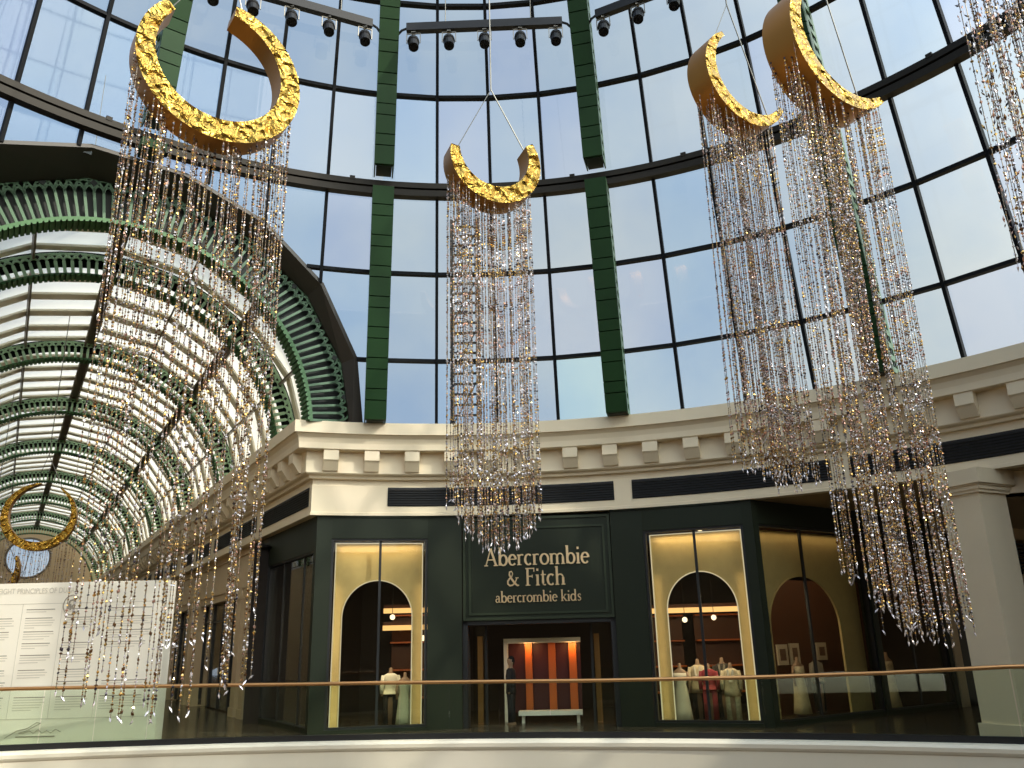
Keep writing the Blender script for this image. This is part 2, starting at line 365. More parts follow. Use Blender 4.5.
def rib(ang, zb, label):
    root = thing('dome_rib', label, 'dome rib', pol(prof(zb), ang, zb), 'green ribs of the dome')
    e = Vector((math.cos(R(ang)), -math.sin(R(ang)), 0))
    def P(u, d, z): return pol(prof(z) + d * 1.9 - .33, ang, z) + e * u
    segs = []
    for za, zc_, hw in ((zb, 12.55, .26), (13.05, 20.9, .24)):
        if za >= zc_: continue
        face = MB(); sds = {-1: MB(), 1: MB()}; core = MB(); z = za; alt = 0
        while z < zc_ - .05:
            ln = (.46, .27)[alt % 2]; alt += 1; z1 = min(z + ln, zc_)
            a, b = z + .012, z1 - .012
            face.hexa([P(-hw, 0, a), P(hw, 0, a), P(hw, .05, a), P(-hw, .05, a), P(-hw, 0, b), P(hw, 0, b), P(hw, .05, b), P(-hw, .05, b)])
            core.hexa([P(-hw + .05, .04, z), P(hw - .05, .04, z), P(hw - .05, .3, z), P(-hw + .05, .3, z), P(-hw + .05, .04, z1), P(hw - .05, .04, z1), P(hw - .05, .3, z1), P(-hw + .05, .3, z1)])
            for sg in (-1, 1):
                u0_, u1_ = sg * hw, sg * (hw - .03)
                for d0, d1 in ((.05, .11), (.26, .33)):
                    sds[sg].hexa([P(u0_, d0, z), P(u1_, d0, z), P(u1_, d1, z), P(u0_, d1, z), P(u0_, d0, z1), P(u1_, d0, z1), P(u1_, d1, z1), P(u0_, d1, z1)])
            z = z1
        z = za
        while z < zc_ - .1:
            for sg in (-1, 1):
                u0_, u1_ = sg * hw, sg * (hw - .03)
                sds[sg].hexa([P(u0_, .10, z), P(u1_, .10, z), P(u1_, .28, z), P(u0_, .28, z), P(u0_, .10, z + .12), P(u1_, .10, z + .12), P(u1_, .28, z + .12), P(u0_, .28, z + .12)])
            z += .27
        face.build('rib_face', 'rib', root); [sd.build('perforated_side', 'ribside', root) for sd in sds.values()]; core.build('rib_core', 'ribline', root)
rib(BAY0, 6.99, 'green dome rib standing on the cornice beside the big green arch')
rib(BAY0 + BAY, 6.99, 'green dome rib above the right end of the black shop sign')
rib(BAY0 + 2 * BAY, 6.99, 'green dome rib behind the larger gold crescent of the pair')
rib(BAY0 - BAY, 12.35, 'green dome rib seen through the ring of the largest gold crescent')

# maintenance ladder outside the glass
mb = MB(); lad = thing('lattice_ladder', 'grey lattice ladder standing outside the dome glass behind the middle crescent', 'ladder', (-1.2, 20.5, 7.0))
for x in (-1.55, -.85): mb.bar((x, 20.5, 6.9), (x, 20.3, 12.9), .10, .10, (0, 1, 0))
mb.build('ladder_rail', 'ladder', lad); mb = MB()
for i in range(21):
    z = 7.1 + i * .28; y = 20.5 - (z - 6.9) / 30
    mb.bar((-1.55, y, z), (-.85, y, z), .055, .055)
    if i % 5 == 0: mb.bar((-1.55, y, z), (-.85, y - .04, z + 1.3), .03, .03)
mb.build('rungs', 'ladder', lad)

# ------------------------------------------------------------------ barrel vault
S_ARCH = [13.05, 16.9, 24.3, 31.7, 39.7, 48.0, 56.0, 64.0, 72.0]
R_IN, R_OUT = 4.68, 5.3
# collar between glass and first arch
mb = MB(); rings = []
nseg = 9
for i in range(nseg + 1):
    ph = -90 + 180 * i / nseg
    facet = COLLAR_R
    # find near end where it meets the glass
    p = vt(11, ph, facet); s = 8.0
    while s < 13.2:
        p = vt(s, ph, facet); d = p - C
        if math.hypot(d.x, d.y) > prof(max(p.z, 6.9)) + GOFF - .1: break
        s += .02
    s = min(s, 13.0)
    rings.append([vt(s, ph, facet + .04), vt(s, ph, facet - .05), vt(13.0, ph, 5.46), vt(13.4, ph, 5.46), vt(13.4, ph, facet + .1)])
mb.loft(rings, 0, False, True)
struct(mb.build('trim_4', 'collar'), 'dark faceted collar where the dome glass meets the vault')

def arch(s, rin, rout, pitch, label, deep):
    root = thing('vault_arch', label, 'arch', vl(s, LC + rout, VZ), 'green lattice arches of the vault')
    P0, P1 = -86, 86
    def ringbox(m, ra, rb_, sa, sb, n, mi=0):
        rg = [[vt(sa, P0 + (P1 - P0) * i / n, ra), vt(sb, P0 + (P1 - P0) * i / n, ra), vt(sb, P0 + (P1 - P0) * i / n, rb_), vt(sa, P0 + (P1 - P0) * i / n, rb_)] for i in range(n + 1)]
        m.loft(rg, mi, True, True)
    h = rout - rin
    rim = MB(); lat = MB(); sof = MB(); back = MB()
    for sa in ((s, s + deep - .08) if h > .9 else (s,)):
        ringbox(lat, rout - .06 * h, rout, sa, sa + .08, 72); ringbox(rim, rin, rin + .09 * h, sa, sa + .08, 72)
        n = int((P1 - P0) / pitch); r0_, r1_ = rin + .08 * h, rout - .07 * h
        rt_ = rout - .36 * h
        wdt = R(pitch) * rin * (.36 if h > .9 else .44)
        for i in range(n + 1):
            ph = P0 + i * pitch
            lat.bar(vt(sa + .04, ph, r0_), vt(sa + .04, ph, rt_), wdt, .06, AX)
            # two interlaced round arcs springing from every bar
            for span, hgt in ((1, .55), (2, 1.)):
                pts = []
                for q in range(9):
                    t = .5 - .5 * math.cos(math.pi * q / 8); pts.append(vt(sa + .04, ph + pitch * span * t, rt_ + (r1_ - rt_) * hgt * math.sqrt(max(0, 1 - (2 * t - 1) ** 2))))
                if ph + pitch * span <= P1:
                    for a, b in zip(pts, pts[1:]): lat.bar(a, b, .03 * h + .014, .05, AX)
        for i in range(0, n + 1, 5):
            ph = P0 + i * pitch; dd = .06 * h + .015
            a, b, c_, d_ = vt(sa - .005, ph, r1_ + .01), vt(sa - .005, ph + math.degrees(dd / rout), r1_ - dd), vt(sa - .005, ph, r1_ - 2 * dd), vt(sa - .005, ph - math.degrees(dd / rout), r1_ - dd)
            lat.prism([a, b, c_, d_], AX * .06, 1)
    # soffit flange with close ridges
    rg = [[vt(s - .05, P0 + (P1 - P0) * i / 72, rin), vt(s + deep + .05, P0 + (P1 - P0) * i / 72, rin), vt(s + deep + .05, P0 + (P1 - P0) * i / 72, rin + .03), vt(s - .05, P0 + (P1 - P0) * i / 72, rin + .03)] for i in range(73)]
    sof.loft(rg, 0, True, True)
    nr = int((P1 - P0) / 1.5)
    for i in range(nr):
        ph = P0 + (P1 - P0) * (i + .5) / nr
        sof.bar(vt(s - .07, ph, rin - .01), vt(s + deep + .07, ph, rin - .01), .075, .06, vt(s, ph, 1) - vt(s, ph, 0))
    ringbox(back, rout - .02, rout + .03, s, s + deep, 48)
    ringbox(back, rin + (.10 if h > .9 else .32), rout, s + deep * (.5 if h > .9 else .9) - .01, s + deep * (.5 if h > .9 else .9) + .01, 48)  # dark plate stands in for the shade inside the arch behind the lattice
    rim.build('arch_rim', 'archrim', root); lat.build('lattice', ['archfront' if h > .9 else 'arch', 'archdark'], root); sof.build('ridged_soffit', 'archrim', root); back.build('arch_back_shade', 'archdark', root)
NTH = ['first and largest green lattice arch, framing the mouth of the vault', 'second green lattice arch of the vault, just behind the largest arch', 'third green lattice arch counted from the mouth of the vault', 'fourth green lattice arch counted from the mouth of the vault',
       'fifth green lattice arch counted from the mouth of the vault', 'sixth green lattice arch, above the distant gold crescents', 'seventh green lattice arch, far along the vault', 'eighth green lattice arch, second from the vault end wall', 'last green lattice arch, against the vault end wall']
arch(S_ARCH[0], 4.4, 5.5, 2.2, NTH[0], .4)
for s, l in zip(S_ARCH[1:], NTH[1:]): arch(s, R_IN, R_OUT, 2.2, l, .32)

# skin, slats, purlins
mb = MB(); nn = 80; rg = []
for s in (13.3, 75): rg.append([vt(s, -95 + 190 * i / nn, 5.46) for i in range(nn + 1)])
mb.loft(rg, 0, False, False)
vc = struct(mb.build('window_30', 'skylight', smooth=True), 'long glazed barrel vault with white blinds over the side arcade')
bays = list(zip(S_ARCH, S_ARCH[1:]))
PUR = [-84.5, -63, -42, -21, 0, 21, 42, 63, 84.5]
for bi, (sa, sb) in enumerate(bays):
    m = MB(); sa2 = sa + (.55 if bi == 0 else .32)
    ns = max(2, round((sb - sa2) / 1.42)); stp = (sb - sa2) / ns
    for p0, p1 in zip(PUR, PUR[1:]):
        for j in range(ns + 1):
            sj = sa2 + stp * (j if j < ns else ns - .22) + (.17 if j == 0 else 0)
            m.bar(vt(sj, p0, 5.37), vt(sj, p1, 5.37),   .06, .46 if j % ns else .30, AX)
    m.build('blind_slats', 'slat', vc)
    m = MB()
    for p0 in PUR:
        wide = p0 in (0, 42, -42)
        for off in ((-.13, .13) if wide else (0,)):
            m.bar(vt(sa2, p0 + math.degrees(off / 5.2), 5.24), vt(sb, p0 + math.degrees(off / 5.2), 5.24), .06 if wide else .05, .16, vt(sa, p0, 1) - vt(sa, p0, 0))
        if wide: m.bar(vt(sa2, p0, 5.31), vt(sb, p0, 5.31), .2, .05, vt(sa, p0, 1) - vt(sa, p0, 0))
    m.build('purlin', 'purlin', vc)
# end wall of the vault with a round window
mb = MB(); sE = 74.0
segs = 48; cx, cz, rr = -1.65, 9.55, 1.6
outer = [vt(sE, -90 + 180 * i / 24, 5.4) for i in range(25)] + [vl(sE, LC + 5.4, 0), vl(sE, LC - 5.4, 0)]
inner = [vl(sE, cx + rr * math.sin(2 * math.pi * i / segs), cz + rr * math.cos(2 * math.pi * i / segs)) for i in range(segs)]
def outpt(i):
    t = 2 * math.pi * i / segs; dx, dz = math.sin(t), math.cos(t); lo, hi = 0, 12
    for _ in range(30):
        md = (lo + hi) / 2; x, z = cx + dx * md, cz + dz * md
        ok = (z > VZ and math.hypot(x - LC, z - VZ) < 5.4) or (0 < z <= VZ and abs(x - LC) < 5.4)
        lo, hi = (md, hi) if ok else (lo, md)
    return vl(sE, cx + dx * lo, cz + dz * lo)
for i in range(segs): mb.quad(inner[i], inner[(i + 1) % segs], outpt(i + 1), outpt(i))
struct(mb.build('wall_back', 'cream2'), 'end wall of the arcade with a round window')
mb = MB(); mb.add([vl(sE, cx, cz)] + inner, [(0, 1 + i, 1 + (i + 1) % segs) for i in range(segs)]); ow = struct(mb.build('window_12', 'dg2'), 'round white window in the far end wall of the vault')
mb = MB(); mb.tube(inner + inner[:1], .09, 6)
for t in (8,): mb.bar(vl(sE - .05, cx + rr * math.sin(R(t)), cz + rr * math.cos(R(t))), vl(sE - .05, cx - rr * math.sin(R(t)), cz - rr * math.cos(R(t))), .05, .05)
mb.build('window_frame', 'purlin', ow)
# far wall on the other side of the arcade
mb = MB(); mb.quad(vl(13.6, LC - 5.4, -.1), vl(75, LC - 5.4, -.1), vl(75, LC - 5.4, 7.1), vl(13.6, LC - 5.4, 7.1)); struct(mb.build('wall_left', 'cream2'))

#@@PART2@@
# ------------------------------------------------------------------ glass railing
RAILZ = [(-30, 1.15), (-8, 1.14), (0.5, 1.08), (8, 1.06), (16, 1.06), (22, 1.10), (30, 1.2), (36, 1.24)]
def railz(az):
    # azimuth seen from the middle of the void -> height of the rail
    p = slab(az); x = p.x
    pts = [(-12, 1.15), (-9.4, 1.145), (-4, 1.085), (1.4, 1.05), (4, 1.07), (6, 1.12), (7.6, 1.2), (9, 1.22)]
    for (x0, a), (x1, b) in zip(pts, pts[1:]):
        if x <= x1: return a + (b - a) * max(0, (x - x0)) / (x1 - x0)
    return 1.22
rail = thing('glass_railing', 'long curved green-tinted glass railing with a brass handrail along the balcony edge', 'railing', slab(-8, slab_r + .12, .1))
az = -15.5; step = 2.05
ra = []
while az < 44:
    a1 = az + step - .04; m = MB()
    n = 3
    fr_, bk = [], []
    rg = []
    for i in range(n + 1):
        a = az + (a1 - az) * i / n; zt = railz(a)
        rg.append([slab(a, slab_r + .11, .12), slab(a, slab_r + .125, .12), slab(a, slab_r + .125, zt), slab(a, slab_r + .11, zt)])
    m.loft(rg, 0, True, True); m.build('glass_panel', 'rg', rail)
    az += step
pts = [slab(-15.5 + i, slab_r + .118, railz(-15.5 + i) + .015) for i in range(62)]
m = MB(); m.tube(pts, .034, 8); m.build('handrail', 'brassrail', rail, True)
m = MB(); rg = []
for i in range(62): rg.append([slab(-15.5 + i, slab_r + d, z) for d, z in ((.07, .09), (.16, .09), (.16, .2), (.07, .2))])
m.loft(rg, 0, True, True); m.build('base_shoe', 'black', rail)

# ------------------------------------------------------------------ storefront: flat facets on the r=14.2 circle
class Facet:
    def __init__(s, p, q):
        s.p = Vector((p.x, p.y, 0)); d = Vector((q.x - p.x, q.y - p.y, 0)); s.len = d.length; s.t = d.normalized(); s.n = Vector((-s.t.y, s.t.x, 0))   # n points into the shop
    def P(s, u, v, z): return s.p + s.t * u + s.n * v + Vector((0, 0, z))
    def box(s, m, u0, u1, v0, v1, z0, z1, mi=0):
        return m.hexa([s.P(u0, v0, z0), s.P(u1, v0, z0), s.P(u1, v1, z0), s.P(u0, v1, z0), s.P(u0, v0, z1), s.P(u1, v0, z1), s.P(u1, v1, z1), s.P(u0, v1, z1)], mi)
RS = 14.2
fCorner = Facet(pol(RS, -16.6, 0), pol(RS, -15.2, 0))
fL = Facet(pol(RS, -15.2, 0), pol(RS, -5.85, 0)); fD = Facet(pol(RS, -2.5, 0), pol(RS, 12.3, 0)); fR = Facet(pol(RS, 15.4, 0), pol(RS, 24.9, 0))
fPL = Facet(pol(RS, -5.85, 0), pol(RS, -2.5, 0)); fPR = Facet(pol(RS, 12.3, 0), pol(RS, 15.4, 0))
fPost = Facet(pol(RS, 24.9, 0), pol(RS, 25.8, 0))
d56 = Vector((math.sin(R(56)), math.cos(R(56)), 0)); pE = pol(RS, 25.8, 0); fE = Facet(pE, pE + d56 * 24)
pW = pol(RS, -16.6, 0); fW = Facet(pW + AX * 62, pW)      # side facing the arcade, u runs towards the corner
LW = fW.len
mb = MB()
for f, a, b in ((fCorner, 0, fCorner.len), (fPL, 0, fPL.len), (fPR, 0, fPR.len), (fPost, 0, fPost.len)):
    f.box(mb, a, b, 0, .35, -.1, 4.84)
for f in (fL, fR): f.box(mb, 0, f.len, 0, .35, 4.27, 4.84); f.box(mb, 0, f.len, -.03, .35, -.1, -.02)
for f in (fL, fR, fPL, fPR): f.box(mb, 0, f.len, -.03, 0, 4.78, 4.83)
fD.box(mb, 0, fD.len, .25, .35, 2.3, 4.84)
fE.box(mb, 0, 7.3, 0, .3, 4.27, 4.84); fE.box(mb, 0, 7.3, 0, .3, -.1, 0)
for u in (0.0, 4.1, 7.2): fE.box(mb, u, u + .18, -.02, .3, -.1, 4.84)
fW.box(mb, LW - 5.9, LW, 0, .3, 4.0, 4.84); fW.box(mb, LW - .2, LW, -.01, .3, -.1, 4.84); fW.box(mb, LW - 5.9, LW - 4.3, 0, .3, -.1, 4.84, 1); fW.box(mb, LW - 5.9, LW, 0, .3, -.1, .02)
wf = struct(mb.build('wall_front', ['shop', 'black']), 'dark green shopfront cladding of the corner shop')

def display(f, idx, ulen, zt, mull, label, brass_l=None, u0=0.0):
    # frame + glass as a window, bars as its parts
    g = MB(); f.box(g, u0 + .05, u0 + ulen - .05, .10, .115, 0.0, zt - .02)
    w = struct(g.build('window_%d' % idx, 'sg'), label)
    m = MB()
    f.box(m, u0, u0 + .06, .03, .16, -.02, zt); f.box(m, u0 + ulen - .06, u0 + ulen, .03, .16, -.02, zt)
    f.box(m, u0 + .06, u0 + ulen - .06, .03, .16, zt - .05, zt); f.box(m, u0 + .06, u0 + ulen - .06, .03, .16, -.02, .03)
    m.build('window_frame', 'black', w)
    for q in mull:
        m = MB(); f.box(m, u0 + q - .03, u0 + q + .03, .08, .14, .03, zt - .05); m.build('mullion', 'black', w)
    return w
display(fL, 13, fL.len, 4.27, [1.17], 'shop window left of the black sign, with an arched brass screen behind it')
display(fR, 14, fR.len, 4.27, [1.2], 'shop window right of the black sign, with five dressed mannequins behind it')
display(fE, 15, 3.95, 4.27, [1.6], 'angled shop window on the right-hand side of the shop', u0=.16)
display(fE, 16, 2.95, 4.27, [1.5], 'last angled shop window before the cream pillar', u0=4.27)
display(fW, 17, 4.1, 4.0, [1.34, 3.1], 'shop window on the arcade side of the corner shop', u0=LW - 4.3)

def arch_screen(f, u0, u1, v, zt, a0, a1, zsp, ry, label, led=True):
    root = thing('arched_screen', label, 'screen', f.P((u0 + u1) / 2, v, 0), 'brass arch screens in the shop windows')
    cxu, rx = (a0 + a1) / 2, (a1 - a0) / 2; n = 24
    inner = [(a0, 0)] + [(cxu - rx * math.cos(math.pi * i / n), zsp + ry * math.sin(math.pi * i / n)) for i in range(n + 1)] + [(a1, 0)]
    m = MB(); N = len(inner)
    def outp(i):
        u, z = inner[i]
        if i == 0: return (u0, 0)
        if i == N - 1: return (u1, 0)
        k = i - 1
        if k <= n * .3: return (u0, z + (zt - zsp) * (k / (n * .3)))
        if k >= n * .7: return (u1, z + (zt - zsp) * ((n - k) / (n * .3)))
        return (u0 + (u1 - u0) * (k - n * .3) / (n * .4), zt)
    for i in range(N - 1):
        a, b = inner[i], inner[i + 1]; c, d = outp(i + 1), outp(i)
        c = (c[0], min(c[1], zt)); d = (d[0], min(d[1], zt))
        for vv in (v, v + .04): m.quad(f.P(a[0], vv, a[1]), f.P(b[0], vv, b[1]), f.P(c[0], vv, c[1]), f.P(d[0], vv, d[1]))
        m.quad(f.P(a[0], v, a[1]), f.P(a[0], v + .04, a[1]), f.P(b[0], v + .04, b[1]), f.P(b[0], v, b[1]))
    m.build('mesh_panel', 'brass', root)
    m = MB()
    for a, b in zip(inner, inner[1:]): m.bar(f.P(a[0], v - .012, a[1]), f.P(b[0], v - .012, b[1]), .022, .03, f.n)
    m.build('arch_trim', 'led' if led else 'brass', root)
    if led:
        m = MB()
        for u in (u0 + .012, u1 - .012): f.box(m, u - .012, u + .012, v - .03, v - .005, 0, zt)
        f.box(m, u0, u1, v - .03, v - .005, zt - .02, zt); m.build('edge_light', 'led', root)
    return root
arch_screen(fL, .09, fL.len - .09, .34, 4.2, .30, 1.97, 2.44, .86, 'glowing brass mesh arch screen in the window left of the black sign')
arch_screen(fR, .09, fR.len - .09, .34, 4.2, .40, 2.02, 2.42, .86, 'glowing brass mesh arch screen in the window right of the black sign')
arch_screen(fE, .25, 4.05, .34, 4.2, .62, 3.2, 2.0, 1.15, 'dim brass arch screen in the angled window beside the cream pillar', led=False)
def area(name, p, tgt, sx, sy, e, c):
    d = bpy.data.lights.new(name, 'AREA'); d.shape = 'RECTANGLE'; d.size = sx; d.size_y = sy; d.energy = e; d.color = c
    o = bpy.data.objects.new(name, d); col.objects.link(o); o.location = p; o.rotation_euler = (Vector(tgt) - Vector(p)).to_track_quat('-Z', 'Y').to_euler(); return o
# fill lights added just inside the glass to brighten the screens
for f in (fL, fR):
    area('window_fill_light', f.P(f.len / 2, .17, 4.15), f.P(f.len / 2, .36, 2.6), 2.0, .05, 9, (1, .79, .48))
area('window_fill_light', fE.P(2, .17, 4.15), fE.P(2, .36, 2.6), 3.4, .05, 3.5, (1, .75, .4))

# ------------------------------------------------------------------ interior of the shop
mb = MB()
back = [fW.P(LW - 5.9, .3, 0), fW.P(LW - 5.9, 9, 0)]
iw = [C + Vector((-6.6, 17.0, 0)) , C + Vector((-4.0, 19.5, 0)), C + Vector((4.5, 20.2, 0)), C + Vector((9.5, 21.5, 0)), fE.P(7.3, .3, 0) + Vector((0, 0, 0))]
iw = [fW.P(LW - 5.9, .35, 0)] + iw
for a, b in zip(iw, iw[1:]):
    mb.quad((a.x, a.y, -.1), (b.x, b.y, -.1), (b.x, b.y, 4.6), (a.x, a.y, 4.6))
struct(mb.build('wall_inside', 'dark_in'))
mb = MB(); ring = [fCorner.P(.1, .36, 4.3), fL.P(0, .4, 4.3), fPL.P(0, .4, 4.3), fD.P(0, .4, 4.3), fD.P(fD.len, .4, 4.3), fR.P(0, .4, 4.3), fR.P(fR.len, .4, 4.3), fE.P(.2, .36, 4.3), fE.P(7.3, .36, 4.3)]
mb.add([Vector((p.x, p.y, 4.5)) for p in ring] + [Vector((p.x, p.y, 4.5)) for p in reversed(iw)], [tuple(range(len(ring) + len(iw)))])
struct(mb.build('ceiling', 'brown'), 'dark brown ceiling inside the shop')
# cove lights, shelves and pendants deep in the shop
def cove(x0, x1, y0, y1, z, label):
    t = thing('cove_light', label, 'light', ((x0 + x1) / 2, (y0 + y1) / 2, z))
    m = MB(); m.bar((x0, y0, z), (x1, y1, z), .12, .13); m.build('light_strip', 'cove', t)
    m = MB(); m.bar((x0, y0 + .16, z + .12), (x1, y1 + .16, z + .12), .34, .08); m.build('cove_shelf', 'brown', t)
cove(-3.75, -2.25, 24.0, 24.0, 2.72, 'upper orange cove light seen through the arch of the left shop window')
cove(-3.7, -2.3, 23.6, 23.6, 2.25, 'lower orange cove light seen through the arch of the left shop window')
cove(3.6, 6.6, 23.4, 23.0, 2.52, 'long orange cove light seen through the arch of the right shop window')
def shelf_unit(x0, x1, y, z0, z1, n, label):
    t = thing('wall_shelf', label, 'shelf', ((x0 + x1) / 2, y, z0))
    m = MB(); m.box((x0, y + .3, z0), (x1, y + .34, z1)); m.build('back_panel', 'brown', t)
    for i in range(n):
        z = z0 + (z1 - z0) * i / (n - 1); m = MB(); m.box((x0, y, z - .02), (x1, y + .3, z + .02)); m.build('shelf_board', 'wood', t)
shelf_unit(-3.6, -2.35, 24.3, .4, 2.6, 4, 'brown wall shelf under the orange cove lights of the left window')
shelf_unit(3.7, 4.6, 23.9, .4, 2.4, 4, 'brown wall shelf at the back behind the right shop window')
shelf_unit(4.9, 6.4, 23.7, .4, 2.4, 4, 'wide brown wall shelf at the back behind the dressed mannequins')
for i, (x, y, z) in enumerate([(-3.3, 22.6, 2.5), (-2.6, 22.8, 2.55), (-2.45, 22.3, 1.95), (3.9, 22.6, 2.25), (4.35, 22.4, 2.25), (5.2, 22.8, 2.3)]):
    t = thing('pendant_lamp', 'small round pendant lamp hanging in the shop behind the %s window' % ('left' if x < 0 else 'right'), 'lamp', (x, y, z), 'pendant lamps in the left window' if x < 0 else 'pendant lamps in the right window')
    m = MB(); rg = []
    for j in range(7):
        a = math.pi * (j + .2) / 6.4; rg.append([(x + .07 * math.sin(a) * math.cos(2 * math.pi * k / 10), y + .07 * math.sin(a) * math.sin(2 * math.pi * k / 10), z + .07 * math.cos(a)) for k in range(10)])
    m.loft(rg); m.build('globe', 'lampw', t, True)
    m = MB(); m.tube([(x, y, z + .06), (x, y, 4.5)], .008, 5); m.build('cord', 'black', t)
for i, (u, v) in enumerate([(.45, 1.0), (2.0, 1.0), (3.3, 1.0), (1.0, 2.6), (2.6, 2.6)]):
    t = thing('downlight', 'small bright recessed downlight in the ceiling behind the angled window', 'light', fE.P(u, v, 4.48), 'downlights behind the angled window'); p = fE.P(u, v, 4.47)
    m = MB(); m.tube([p + Vector((0, 0, .03)), p], .06, 10); m.build('lamp_disc', 'lampw', t)
    m = MB(); m.tube([p + Vector((0, 0, .03)), p + Vector((0, 0, .005))], [.085, .085], 12); m.build('trim_ring', 'black', t)
area('shop_glow_light', (-3, 22.6, 4.3), (-3, 22.6, 0), 2.5, 2, 8, (1, .55, .25))
area('shop_glow_light', (4.6, 21.8, 4.3), (4.6, 21.8, 0), 2.5, 2, 12, (1, .62, .32))
area('shop_glow_light', fE.P(2.2, 2.2, 4.3), fE.P(2.2, 2.2, 0), 3, 2, 9, (1, .6, .3))
# framed pictures on an inner partition seen through the angled window
mb = MB(); 
for i, (u, z, w_, h_) in enumerate([(2.72, 1.33, .5, .5), (3.2, 1.34, .46, .52), (4.3, 1.38, .5, .44)]):
    t = thing('framed_picture', ['white-matted picture, leftmost on the inner wall behind the angled window', 'white-matted picture, middle one on the inner wall behind the angled window', 'white-matted picture above the dressed mannequin deeper in the angled window'][i], 'picture', fE.P(u, 1.8, z))
    m = MB(); fE.box(m, u - w_ / 2 * .8, u + w_ / 2 * .8, 1.78, 1.82, z - h_ / 2, z + h_ / 2); m.build('picture_frame', 'frameW', t)
    m = MB(); fE.box(m, u - w_ / 2 * .8 + .09, u + w_ / 2 * .8 - .09, 1.77, 1.78, z - h_ / 2 + .11, z + h_ / 2 - .11); m.build('print', 'pic', t)
fE.box(mb, 2.3, 6.8, 1.83, 1.9, -.1, 3.2); struct(mb.build('wall_partition', 'brown'))

# entrance: recessed vestibule
mb = MB()
for u0, u1 in ((0, .12), (fD.len - .12, fD.len)): fD.box(mb, u0, u1, .1, .5, -.1, 2.3)
fD.box(mb, 0, fD.len, .1, .5, 2.2, 2.3)
for u in (.46, 3.06): fD.box(mb, u - .03, u + .03, .9, 1.0, -.1, 2.2)
fD.box(mb, 0, fD.len, .35, 2.6, 2.3, 2.36)
struct(mb.build('door_1', 'black'), 'dark recessed shop entrance below the black sign')
g = MB(); fD.box(g, .13, .43, .94, .95, -.05, 2.18); fD.box(g, 3.09, 3.53, .94, .95, -.05, 2.18); gp = struct(g.build('window_18', 'sg'), 'side glass panes of the shop entrance')
for i, u in enumerate((.22, 3.12)):
    m = MB(); fD.box(m, u, u + .13, 1.1, 1.18, -.1, 1.95); o = m.build('brass_post', mat('brass_dark', lin(150, 108, 58), .5, .3)); tag(o, ['upright brass post inside the entrance, left of the orange panels', 'upright brass post inside the entrance, right of the orange panels'][i], 'post')
scr = thing('panelled_screen', 'pale framed screen with glowing orange timber columns inside the shop entrance', 'screen', fD.P(1.8, 1.8, 0))
m = MB(); fD.box(m, .82, .92, 1.62, 1.8, -.1, 1.86); fD.box(m, .82, 2.78, 1.62, 1.8, 1.76, 1.88); m.build('frame', 'slat', scr)
m = MB(); fD.box(m, .92, 2.76, 1.86, 1.9, .1, 1.8); m.build('back_panel', 'redwood', scr)
for u, wd in ((1.36, .17), (1.95, .18), (2.47, .19)):
    m = MB(); fD.box(m, u, u + wd, 1.70, 1.85, .14, 1.76); m.build('column', 'wood', scr)
area('screen_uplight', fD.P(1.45, 1.5, 1.74), fD.P(1.45, 1.8, 1.0), .3, .06, 4, (1, .5, .18)); area('screen_uplight', fD.P(2.56, 1.5, 1.74), fD.P(2.56, 1.8, 1.0), .3, .06, 4, (1, .5, .18))
bn = thing('console_table', 'low pale-topped console table in front of the orange columns', 'table', fD.P(2.0, 1.3, -.1))
m = MB(); fD.box(m, 1.21, 2.76, 1.1, 1.5, .08, .18); m.build('table_top', 'slat', bn)
for u in (1.28, 2.62):
    m = MB(); fD.box(m, u, u + .07, 1.2, 1.4, -.1, .08); m.build('leg', 'slat', bn)

# ------------------------------------------------------------------ sign with lettering
sg = thing('shop_sign', 'dark green framed fascia sign with gold serif lettering above the entrance', 'sign', fD.P(fD.len / 2, .12, 2.3))
m = MB(); fD.box(m, .02, fD.len - .02, .06, .25, 2.3, 4.74); m.build('sign_panel', 'shop', sg)
m = MB()
def frame_rect(m, f, u0, u1, z0, z1, w, v0, v1):
    f.box(m, u0, u1, v0, v1, z0, z0 + w); f.box(m, u0, u1, v0, v1, z1 - w, z1); f.box(m, u0, u0 + w, v0, v1, z0 + w, z1 - w); f.box(m, u1 - w, u1, v0, v1, z0 + w, z1 - w)
frame_rect(m, fD, .16, fD.len - .16, 2.42, 4.5, .05, .035, .06); frame_rect(m, fD, .02, fD.len - .02, 2.3, 4.74, .06, .03, .06); m.build('sign_moulding', 'shop2', sg)
def ell(cx, cy, rx, ry, a0, a1, w_thick, w_thin, n=18):
    out = []
    for i in range(n + 1):
        a = R(a0 + (a1 - a0) * i / n); out.append((cx + rx * math.cos(a), cy + ry * math.sin(a), w_thin + (w_thick - w_thin) * abs(math.cos(a)) ** 1.3))
    return out
TK, TN, XH = .15, .07, .60
def stem(x, y0, y1, w=TK): return [(x, y0, w), (x, y1, w)]
def ser(x0, x1, y): return [(x0, y, .05), (x1, y, .05)]
